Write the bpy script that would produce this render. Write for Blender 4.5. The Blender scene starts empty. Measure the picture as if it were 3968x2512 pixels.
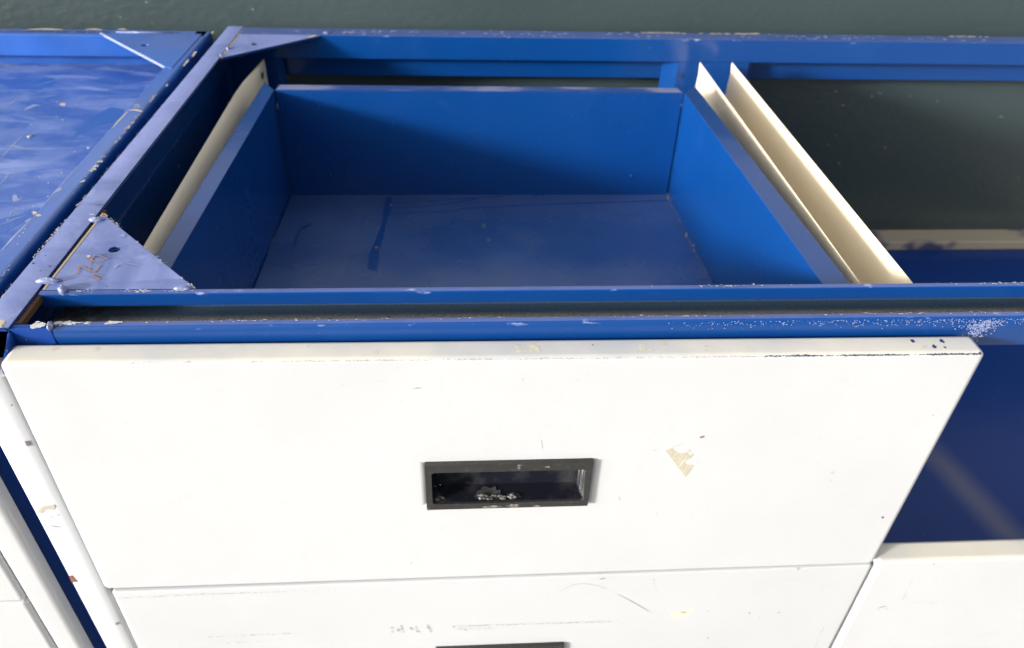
import bpy, bmesh, math, random
from mathutils import Vector, Matrix
from mathutils.geometry import tessellate_polygon

# ------------------------------------------------------------------ scale
# The cabinet was measured in units of the camera height above its top (0.30 m).
S, TOP = 0.30, 0.85                      # metres per unit, height of the cabinet top above the ground
def V(x, y, z): return Vector((S*x, S*y, TOP + S*z))
sc = bpy.context.scene
C = sc.collection

# ------------------------------------------------------------------ camera
cam = bpy.data.cameras.new('camera'); cam_o = bpy.data.objects.new('camera', cam); C.objects.link(cam_o)
yaw, pit, rol = map(math.radians, (4.5, 36.85, 2.05))
fwd = Vector((math.sin(yaw)*math.cos(pit), math.cos(yaw)*math.cos(pit), -math.sin(pit)))
rt = Vector((math.cos(yaw), -math.sin(yaw), 0)); up = rt.cross(fwd)
r2 = rt*math.cos(rol) + up*math.sin(rol); u2 = up*math.cos(rol) - rt*math.sin(rol)
m = Matrix((r2, u2, -fwd)).transposed().to_4x4(); m.translation = V(0, 0, 1.0)
cam_o.matrix_world = m
cam.sensor_width = 36.0; cam.lens = 2973/3968*36; cam.clip_start = 0.02; cam.clip_end = 500
cam.dof.use_dof = True; cam.dof.focus_distance = 0.50; cam.dof.aperture_fstop = 9.0
sc.camera = cam_o

# ------------------------------------------------------------------ light
SUN_DIR = Vector((1.0, 0.55, -0.26)).normalized()        # the way the light travels: low, from the front left
SUN_EL = math.asin(-SUN_DIR.z); SUN_AZ = math.atan2(-SUN_DIR.x, -SUN_DIR.y)
w = bpy.data.worlds.new('World'); sc.world = w; w.use_nodes = True
nt = w.node_tree; bg = nt.nodes['Background']
sky = nt.nodes.new('ShaderNodeTexSky'); sky.sky_type = 'NISHITA'; sky.sun_disc = False
sky.sun_elevation = SUN_EL; sky.sun_rotation = SUN_AZ; sky.dust_density = 4.0; sky.air_density = 1.0; sky.ozone_density = 1.0
hs = nt.nodes.new('ShaderNodeHueSaturation'); hs.inputs['Saturation'].default_value = 0.35
nt.links.new(sky.outputs[0], hs.inputs['Color']); nt.links.new(hs.outputs[0], bg.inputs['Color'])
bg.inputs['Strength'].default_value = 0.15
sun = bpy.data.lights.new('sun', 'SUN'); sun_o = bpy.data.objects.new('sun', sun); C.objects.link(sun_o)
sun.energy = 3.2; sun.angle = math.radians(7.0); sun.color = (1.0, 0.985, 0.965)
sun_o.rotation_euler = SUN_DIR.to_track_quat('-Z', 'Y').to_euler()
sc.view_settings.view_transform = 'Standard'; sc.view_settings.look = 'None'
sc.view_settings.exposure = 0.72; sc.view_settings.gamma = 1.0
sc.render.engine = 'CYCLES'
sc.cycles.use_adaptive_sampling = True; sc.cycles.use_denoising = True

# ------------------------------------------------------------------ materials
def node(nt, t, **kw):
    n = nt.nodes.new(t)
    for k, v in kw.items():
        if k in n.inputs: n.inputs[k].default_value = v
        else: setattr(n, k, v)
    return n
class Mat:
    """A Principled material with a small vocabulary of procedural layers, all in world metres."""
    def __init__(s, name, col, rough=.4, spec=.5, coat=0.0, metal=0.0):
        s.m = bpy.data.materials.new(name); s.m.use_nodes = True; s.nt = s.m.node_tree
        s.b = s.nt.nodes['Principled BSDF']
        s.b.inputs['Roughness'].default_value = rough; s.b.inputs['Specular IOR Level'].default_value = spec
        s.b.inputs['Coat Weight'].default_value = coat; s.b.inputs['Coat Roughness'].default_value = .06
        s.b.inputs['Metallic'].default_value = metal
        s.geo = s.nt.nodes.new('ShaderNodeNewGeometry')
        s.col = node(s.nt, 'ShaderNodeRGB').outputs[0]; s.col.default_value = (*col, 1)
        s.rough = None; s.base_rough = rough; s.done = False
    def pos(s, scale=(1, 1, 1), rot=(0, 0, 0)):
        n = s.nt.nodes.new('ShaderNodeMapping'); n.inputs['Scale'].default_value = scale; n.inputs['Rotation'].default_value = rot
        s.nt.links.new(s.geo.outputs['Position'], n.inputs['Vector']); return n.outputs[0]
    def noise(s, freq, lo, hi, detail=4, scale=(1, 1, 1), rot=(0, 0, 0), distort=0.0, rough=.55):
        n = node(s.nt, 'ShaderNodeTexNoise', Scale=freq, Detail=detail, Distortion=distort, Roughness=rough)
        s.nt.links.new(s.pos(scale, rot), n.inputs['Vector'])
        return s.ramp(n.outputs['Fac'], lo, hi)
    def ramp(s, sock, lo, hi, to0=0.0, to1=1.0):
        r = node(s.nt, 'ShaderNodeMapRange', interpolation_type='SMOOTHSTEP')
        for k, v in zip(('From Min', 'From Max', 'To Min', 'To Max'), (lo, hi, to0, to1)): r.inputs[k].default_value = v
        s.nt.links.new(sock, r.inputs['Value']); return r.outputs[0]
    def specks(s, freq, size, keep=.5):
        v = node(s.nt, 'ShaderNodeTexVoronoi', Scale=freq); s.nt.links.new(s.pos(), v.inputs['Vector'])
        d = s.ramp(v.outputs['Distance'], size, size*.6)
        sep = s.nt.nodes.new('ShaderNodeSeparateColor'); s.nt.links.new(v.outputs['Color'], sep.inputs[0])
        return s.mul(d, s.ramp(sep.outputs[0], keep, keep+.02))
    def axis(s, i, lo, hi):
        x = s.nt.nodes.new('ShaderNodeSeparateXYZ'); s.nt.links.new(s.geo.outputs['Position'], x.inputs[0]); return s.ramp(x.outputs[i], lo, hi)
    def up(s, lo=.6, hi=.9):
        x = s.nt.nodes.new('ShaderNodeSeparateXYZ'); s.nt.links.new(s.geo.outputs['True Normal'], x.inputs[0]); return s.ramp(x.outputs[2], lo, hi)
    def band(s, centre, half, slope):          # a soft streak of painted-in reflected light running roughly along y
        x = s.nt.nodes.new('ShaderNodeSeparateXYZ'); s.nt.links.new(s.geo.outputs['Position'], x.inputs[0])
        m = node(s.nt, 'ShaderNodeMath', operation='MULTIPLY_ADD'); s.nt.links.new(x.outputs[1], m.inputs[0]); m.inputs[1].default_value = slope; s.nt.links.new(x.outputs[0], m.inputs[2])
        d = node(s.nt, 'ShaderNodeMath', operation='SUBTRACT'); s.nt.links.new(m.outputs[0], d.inputs[0]); d.inputs[1].default_value = centre
        a = node(s.nt, 'ShaderNodeMath', operation='ABSOLUTE'); s.nt.links.new(d.outputs[0], a.inputs[0])
        return s.ramp(a.outputs[0], half, 0)
    def mul(s, a, b):
        n = node(s.nt, 'ShaderNodeMath', operation='MULTIPLY')
        for k, v in enumerate((a, b)):
            if isinstance(v, (int, float)): n.inputs[k].default_value = v
            else: s.nt.links.new(v, n.inputs[k])
        return n.outputs[0]
    def mix(s, fac, col, k=1.0):
        f = s.mul(fac, k) if k != 1.0 else fac
        n = node(s.nt, 'ShaderNodeMix', data_type='RGBA')
        s.nt.links.new(f, n.inputs[0]); s.nt.links.new(s.col, n.inputs[6]); n.inputs[7].default_value = (*col, 1)
        s.col = n.outputs[2]; return s
    def rmix(s, fac, rough):
        n = node(s.nt, 'ShaderNodeMix', data_type='FLOAT'); s.nt.links.new(fac, n.inputs[0])
        if s.rough is None: n.inputs[2].default_value = s.base_rough
        else: s.nt.links.new(s.rough, n.inputs[2])
        n.inputs[3].default_value = rough; s.rough = n.outputs[0]; return s
    def bump(s, freq, dist, detail=2, scale=(1, 1, 1)):
        n = node(s.nt, 'ShaderNodeTexNoise', Scale=freq, Detail=detail); s.nt.links.new(s.pos(scale), n.inputs['Vector'])
        b = node(s.nt, 'ShaderNodeBump', Strength=1.0, Distance=dist); s.nt.links.new(n.outputs['Fac'], b.inputs['Height'])
        if s.b.inputs['Normal'].links: s.nt.links.new(s.b.inputs['Normal'].links[0].from_socket, b.inputs['Normal'])
        s.nt.links.new(b.outputs[0], s.b.inputs['Normal']); return s
    def out(s):
        s.nt.links.new(s.col, s.b.inputs['Base Color'])
        if s.rough is not None: s.nt.links.new(s.rough, s.b.inputs['Roughness'])
        return s.m
M = {}
BLUE = (.0026, .047, .210)
def blue(name, film=0.0, film_col=(.20, .24, .50), rough=.2, specks=True):
    a = Mat(name, BLUE, rough)
    a.mix(a.noise(6, .3, .75), (.0035, .054, .24), .6)
    a.mix(a.noise(10, .5, .78, detail=8, scale=(1, 1, .45), distort=.5), (.010, .066, .25), .45); a.mix(a.noise(34, .62, .78, detail=8, scale=(1, .4, 1)), (.025, .072, .23), .3)
    if film:
        f = a.mul(a.up(), a.noise(13, .05, .58, detail=8, scale=(1, .55, 1), distort=.9, rough=.62))
        a.mix(f, film_col, film)
    if specks: a.mix(a.specks(330, .13, .90), (.16, .22, .42), .5); a.mix(a.specks(120, .06, .95), (.5, .55, .65), .6)
    a.rmix(a.noise(14, .35, .8), rough+.12)
    a.bump(260, .00006); a.bump(18, .0006)
    return a
M['blue'] = blue('blue gloss paint').out()
a = blue('worn blue paint', film=.95, film_col=(.25, .30, .60), rough=.30)
a.mix(a.mul(a.up(), a.noise(40, .55, .75, detail=8, rough=.7)), (.38, .44, .68), .6)
a.mix(a.mul(a.up(), a.noise(20, .58, .70, detail=7, scale=(.4, 2.6, 1))), (.06, .10, .30), .4); a.bump(55, .0006, 4)
a.mix(a.mul(a.up(), a.noise(30, .66, .72, detail=8, scale=(.5, 2.2, 1))), (.03, .05, .14), .6)
M['worn'] = a.out()
a = blue('chafed blue paint', film=.45, film_col=(.16, .20, .46), rough=.17)
e = a.axis(2, TOP-.0045, TOP-.0005)
a.mix(a.mul(e, a.noise(170, .64, .72, detail=6, scale=(.4, 1, 1))), (.40, .46, .66), .6)
M['edge'] = a.out()
a = blue('faded blue paint', film=.6, film_col=(.16, .24, .56), rough=.3); a.mix(a.noise(8, .2, .8, detail=5), (.035, .15, .58), .75); M['faded'] = a.out()
a = Mat('scuffed blue sheet', (.030, .105, .42), .34)
a.mix(a.noise(9, .40, .62, detail=6, scale=(.75, 1.5, 1), rot=(0, 0, .7), distort=1.6), (.14, .22, .54), .85)
a.mix(a.noise(24, .48, .72, detail=8, scale=(.5, 1.6, 1), rot=(0, 0, .8), distort=.8), (.25, .34, .66), .75)
a.mix(a.noise(16, .60, .66, detail=3, scale=(.8, 1.6, 1), rot=(0, 0, .5), distort=1.2), (.030, .12, .48), .8)
a.mix(a.specks(120, .13, .82), (.55, .62, .78), .8)
a.rmix(a.noise(12, .3, .7), .5); a.bump(22, .0012); a.bump(200, .00008)
M['pan'] = a.out()
a = Mat('dusty blue floor', (.006, .055, .22), .22)
a.mix(a.noise(5, .1, .8, detail=3), (.095, .155, .34), .68)
a.mix(a.noise(26, .45, .75, detail=6), (.11, .13, .20), .18)
a.mix(a.specks(90, .07, .9), (.4, .38, .36), .5)
a.rmix(a.noise(10, .3, .7), .32); a.bump(14, .0005)
M['floor'] = a.out()
a = Mat('dusty fold', (.02, .06, .24), .3); a.mix(a.noise(20, .42, .6, detail=5, scale=(.6, 1.6, 1)), (.21, .23, .40), .9); M['fold'] = a.out()
a = Mat('navy shelf paint', (.010, .048, .24), .2, .12); a.mix(a.noise(7, .4, .8), (.014, .056, .26), .5); a.bump(10, .0006)
a.mix(a.specks(140, .1, .9), (.3, .3, .32), .5)
a.mix(a.mul(a.mul(a.band(S*2.116, .030, .2), a.axis(1, S*2.10, S*1.85)), a.noise(12, .1, .6)), (.15, .165, .27), .8)  # pale streak painted in for light reflected on the bay floor
M['navy'] = a.out()
a = Mat('dirty channel', (.10, .17, .26), .8, .15)
a.mix(a.noise(420, .35, .7, detail=4), (.07, .12, .17), .6)
a.mix(a.mul(a.axis(1, S*1.500, S*1.468), a.noise(900, .25, .6, detail=3)), (.74, .60, .42), .85)
a.mix(a.mul(a.axis(0, -.20, -.28), a.noise(120, .35, .6)), (.09, .035, .015), .7)
M['dirt'] = a.out()
def white(name, col, bounce_tint, rough=.36):
    a = Mat(name, col, rough)
    a.mix(a.noise(7, .35, .8, detail=5), tuple(c*.93 for c in col), .8)
    a.mix(a.noise(120, .60, .75, detail=4), tuple(c*.90 for c in col), .35)
    a.mix(a.specks(85, .055, .93), (.40, .36, .32), .6)
    if bounce_tint: a.mix(a.mul(a.up(.75, .95), a.noise(11, .2, .7, detail=5)), bounce_tint, .9)  # warm bounced light painted into the colour of upward faces
    a.rmix(a.noise(30, .4, .7), rough+.12); a.bump(420, .00005); a.bump(30, .0003)
    return a
M['white'] = white('white enamel', (.545, .553, .565), (.80, .745, .62)).out()
M['white_plain'] = white('plain white enamel', (.535, .545, .56), None).out()
M['cream'] = white('cream enamel', (.86, .765, .585), None, .42).out()
a = white('chalky cream rail paint', (.50, .43, .32), None, .6)
a.mix(a.noise(9, .52, .60, detail=3, scale=(1, 1, 1)), (.03, .045, .16), .9); M['rail_worn'] = a.out()
a = Mat('grey green wall paint', (.039, .059, .064), .34)
a.mix(a.noise(3, .3, .8), (.048, .070, .074), .7); a.mix(a.noise(60, .62, .8, detail=6), (.09, .105, .105), .35)
a.rmix(a.noise(6, .3, .7), .40); a.bump(70, .0008, 3, (1, 1, 1.6)); a.bump(380, .0001)
M['wall'] = a.out()
M['bounce_wall'] = Mat('pale grey bounce wall', (.44, .45, .46), .8).bump(60, .0015).out()
a = Mat('charcoal plastic', (.026, .0255, .025), .42); a.mix(a.noise(300, .5, .75, detail=4), (.07, .07, .07), .5); a.bump(900, .00004); M['bezel'] = a.out()
a = Mat('black glossy plastic', (.010, .011, .018), .16); a.mix(a.noise(45, .45, .75, detail=7), (.075, .075, .08), .6)
a.mix(a.specks(130, .10, .86), (.7, .7, .72), .9); a.rmix(a.noise(60, .45, .7), .3); M['cup'] = a.out()
a = Mat('streaked grey plastic', (.045, .045, .048), .25); a.mix(a.noise(90, .5, .62, scale=(1, 8, .25)), (.45, .45, .47), .8); M['grip_streaked'] = a.out()
a = Mat('paint crumbs', (.085, .082, .078), .9); a.mix(a.noise(500, .45, .7), (.33, .31, .27), .8); M['crumbs'] = a.out()
a = Mat('dust smudge', (.060, .060, .060), .8); a.mix(a.noise(160, .4, .65, detail=6), (.018, .019, .024), .8); M['smudge'] = a.out()
M['rust'] = Mat('rust', (.10, .045, .018), .85).bump(900, .0003).out()
M['rust_pale'] = Mat('pale rust bloom', (.40, .315, .20), .8).out()
a = Mat('painted weld', (.18, .22, .42), .22); a.mix(a.noise(420, .55, .66), (.60, .59, .54), .8); a.mix(a.noise(300, .6, .7), (.03, .05, .12), .8); M['weld'] = a.out()
a = Mat('concrete yard', (.42, .40, .37), .85); a.mix(a.noise(3, .3, .7, detail=8), (.34, .325, .30), .8); a.bump(120, .002); M['ground'] = a.out()
M['steel'] = Mat('zinc screw', (.45, .43, .38), .35, metal=.8).out()
for k, c, r in (('marker', (.30, .215, .235), .6), ('chip_white', (.62, .62, .62), .5), ('chip_pale', (.29, .35, .58), .5), ('chip_dark', (.035, .045, .09), .5),
                ('chip_cream', (.60, .52, .40), .6), ('chip_blue', (.03, .05, .20), .4), ('chip_dust', (.26, .235, .20), .9), ('film_spot', (.09, .13, .24), .5),
                ('clean_blue', (.008, .062, .26), .2), ('clean_faded', (.030, .125, .47), .3), ('sticker', (.50, .465, .36), .6), ('chip_red', (.28, .12, .10), .6), ('scuff_grey', (.40, .385, .365), .6),
                ('film_pale', (.50, .495, .485), .5), ('stain_yellow', (.73, .68, .54), .4), ('chip_tan', (.42, .33, .20), .6), ('scuff_brown', (.42, .35, .28), .7),
                ('scuff_dark', (.30, .29, .28), .6), ('chip_brown', (.17, .13, .13), .6), ('tape', (.50, .46, .38), .6), ('rust_chip', (.24, .10, .065), .7),
                ('chip_grey', (.22, .21, .20), .6), ('wall_spot', (.17, .18, .18), .7)):
    a = Mat(k.replace('_', ' '), c, r); a.mix(a.noise(420, .35, .7, detail=3), tuple(v*.78 for v in c), .8); M[k] = a.out()

# ------------------------------------------------------------------ builders
def thing(name, label, cat, base, group=None):
    o = bpy.data.objects.new(name, None); C.objects.link(o); o.location = base; o.empty_display_size = .05
    o['label'] = label; o['category'] = cat
    o['group'] = group or {'drawer': 'drawers of the blue cabinets', 'cabinet': 'blue cabinets side by side'}.get(cat, '')
    if not o['group']: del o['group']
    return o
def root_of(p):
    b = Vector((0, 0, 0))
    while p: b += p.location; p = p.parent
    return b
def part(name, verts, faces, mat, parent=None, bevel=0.0, seg=2, smooth=False, kind=None, label=None, raw=False):
    base = root_of(parent)
    me = bpy.data.meshes.new(name)
    me.from_pydata([tuple((Vector(v) if raw else V(*v)) - base) for v in verts], [], faces)
    bm = bmesh.new(); bm.from_mesh(me); bmesh.ops.remove_doubles(bm, verts=bm.verts, dist=1e-6)
    bmesh.ops.recalc_face_normals(bm, faces=bm.faces)
    bm.to_mesh(me); bm.free()
    me.materials.append(M[mat])
    o = bpy.data.objects.new(name, me); C.objects.link(o); o.parent = parent
    if bevel or smooth:
        for p in me.polygons: p.use_smooth = True
    if bevel:
        b = o.modifiers.new('bevel', 'BEVEL'); b.width = bevel*S; b.segments = seg; b.limit_method = 'ANGLE'; b.angle_limit = math.radians(32); b.harden_normals = True
    if kind: o['kind'] = kind
    if label: o['label'] = label
    return o
def join(*geos):
    vs, fs = [], []
    for v, f in geos:
        k = len(vs); vs += v; fs += [tuple(i+k for i in q) for q in f]
    return vs, fs
def box(x0, x1, y0, y1, z0, z1):
    v = [(x, y, z) for z in (z0, z1) for y in (y0, y1) for x in (x0, x1)]
    return v, [(0, 2, 3, 1), (4, 5, 7, 6), (0, 1, 5, 4), (2, 6, 7, 3), (0, 4, 6, 2), (1, 3, 7, 5)]
def hexa(b, t):                                   # four bottom corners, four top corners
    return list(b)+list(t), [(0, 3, 2, 1), (4, 5, 6, 7), (0, 1, 5, 4), (1, 2, 6, 5), (2, 3, 7, 6), (3, 0, 4, 7)]
def fillet(pts, r, n=4, closed=False):            # round the corners of a 2-D polyline
    out = []; N = len(pts)
    for i, p in enumerate(pts):
        rr = r[i] if isinstance(r, (list, tuple)) else r
        if rr <= 0 or (not closed and i in (0, N-1)): out.append(tuple(p)); continue
        p = Vector(p); a = Vector(pts[i-1])-p; b = Vector(pts[(i+1) % N])-p
        rr = min(rr, a.length*.45, b.length*.45); a.normalize(); b.normalize()
        s, e = p+a*rr, p+b*rr
        for k in range(n+1):
            t = k/n; q = s*(1-t)**2 + p*2*t*(1-t) + e*t*t; out.append((q.x, q.y))
    return out
def sheet(pts, th):                               # closed outline of a bent sheet of thickness th (to the left of the line)
    P = [Vector(p) for p in pts]; out = []
    for i, p in enumerate(P):
        a = (p-P[i-1]).normalized() if i else (P[1]-p).normalized()
        b = (P[i+1]-p).normalized() if i < len(P)-1 else a
        n1, n2 = Vector((-a.y, a.x)), Vector((-b.y, b.x)); n = (n1+n2).normalized()
        out.append(p + n*th/max(.5, n.dot(n1)))
    return [tuple(p) for p in P] + [tuple(q) for q in out[::-1]]
def extrude(outline, f0, f1):                     # outline swept between two stations; f maps a 2-D point to 3-D
    n = len(outline)
    v = [f0(*p) for p in outline] + [f1(*p) for p in outline]
    f = [(i, (i+1) % n, n+(i+1) % n, n+i) for i in range(n)]
    for off, flip in ((0, True), (n, False)):
        for t in tessellate_polygon([[Vector((p[0], p[1], 0)) for p in outline]]):
            f.append(tuple(off+k for k in (t[::-1] if flip else t)))
    return v, f
def along_x(outline, x0, x1, dy=0.0): return extrude(outline, lambda y, z: (x0, y, z), lambda y, z: (x1, y+dy, z))
def along_y(outline, y0, y1, dx=0.0): return extrude(outline, lambda x, z: (x, y0, z), lambda x, z: (x+dx, y1, z))
def plate(outer, holes, z0, z1):                  # flat plate with holes
    loops = [outer]+holes; flat = [p for l in loops for p in l]; n = len(flat)
    tri = tessellate_polygon([[Vector((p[0], p[1], 0)) for p in l] for l in loops])
    v = [(x, y, z1) for x, y in flat] + [(x, y, z0) for x, y in flat]
    f = [tuple(t) for t in tri] + [tuple(n+k for k in t[::-1]) for t in tri]
    k = 0
    for l in loops:
        L = len(l)
        for i in range(L): a, b = k+i, k+(i+1) % L; f.append((a, b, n+b, n+a))
        k += L
    return v, f
def circle(x, y, r, n=20): return [(x+r*math.cos(2*math.pi*k/n), y+r*math.sin(2*math.pi*k/n)) for k in range(n)]
def lump(x, y, z, rx, ry, rz, rot=0.0, seed=0, n=12, m=7):   # a small uneven blob of weld metal
    rnd = random.Random(seed); v = []; f = []
    jit = [[rnd.uniform(.86, 1.14) for _ in range(n)] for _ in range(m+1)]
    for j in range(m+1):
        th = math.pi*j/m
        for i in range(n):
            ph = 2*math.pi*i/n; q = jit[j][i] if 0 < j < m else 1
            a, b = rx*q*math.sin(th)*math.cos(ph), ry*q*math.sin(th)*math.sin(ph)
            v.append((x+a*math.cos(rot)-b*math.sin(rot), y+a*math.sin(rot)+b*math.cos(rot), z+rz*q*math.cos(th)))
    for j in range(m):
        for i in range(n): f.append((j*n+i, j*n+(i+1) % n, (j+1)*n+(i+1) % n, (j+1)*n+i))
    return v, f
# marks measured on the surfaces: (host, plane, level, colour, name, outline); runs of small dots likewise
DOTS=[
('floor','T',-0.487,'chip_dust',[0.8624,2.8667,0.8668,2.2039],70,0.00169,0.00104),
('floor','T',-0.487,'chip_dust',[-0.6852,2.865,0.8563,2.869],40,0.00143,0.00052),
('lower','F',1.265,'scuff_grey',[-0.7034,-0.8541,-0.4748,-0.8536],60,0.00169,0.00065),
('lower','F',1.265,'scuff_grey',[-0.4748,-0.8536,-0.3546,-0.8516],12,0.0013,0.00065),
('lower','F',1.265,'scuff_grey',[-0.9558,-0.86,-0.7032,-0.8531],45,0.00169,0.00078),
('lower','F',1.265,'scuff_grey',[-0.7408,-1.0598,-0.4838,-1.0555],38,0.00195,0.0013),
('lower','F',1.265,'scuff_grey',[-0.7212,-1.0941,-0.5967,-1.0927],20,0.00156,0.00052),
('lower','F',1.265,'scuff_grey',[-0.0451,-1.0503,0.4453,-1.0547],120,0.00182,0.00143),
('lower','F',1.265,'scuff_brown',[-0.2202,-1.0364,-0.2173,-1.0676],7,0.0026,0.00325),
('lower','F',1.265,'scuff_brown',[-0.2031,-1.0375,-0.2,-1.0687],7,0.0026,0.00325),
('lower','F',1.265,'scuff_brown',[-0.1908,-1.0383,-0.1877,-1.0696],7,0.0026,0.00325),
('lower','F',1.265,'scuff_brown',[-0.1638,-1.04,-0.1604,-1.0713],7,0.0026,0.00325),
('lower','F',1.265,'scuff_brown',[-0.149,-1.041,-0.1455,-1.0723],7,0.0026,0.00325),
('lower','F',1.265,'scuff_brown',[-0.1145,-1.0432,-0.1107,-1.0746],7,0.0026,0.00325),
('lower','F',1.265,'scuff_brown',[-0.1095,-1.0435,-0.1057,-1.0749],7,0.0026,0.00325),
('lower','F',1.265,'scuff_brown',[-0.0404,-1.0657,0.07,-1.0666],22,0.00195,0.00325),
('lower','F',1.265,'scuff_grey',[0.5217,-0.851,0.5417,-0.9152],10,0.0013,0.0026),
('rightlow','F',1.265,'scuff_grey',[1.2939,-0.9542,1.2896,-0.8853],14,0.00097,0.00065),
('strip','F',1.265,'scuff_grey',[-1.0117,-0.5319,-0.9799,-0.5067],12,0.0013,0.0026)]
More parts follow.
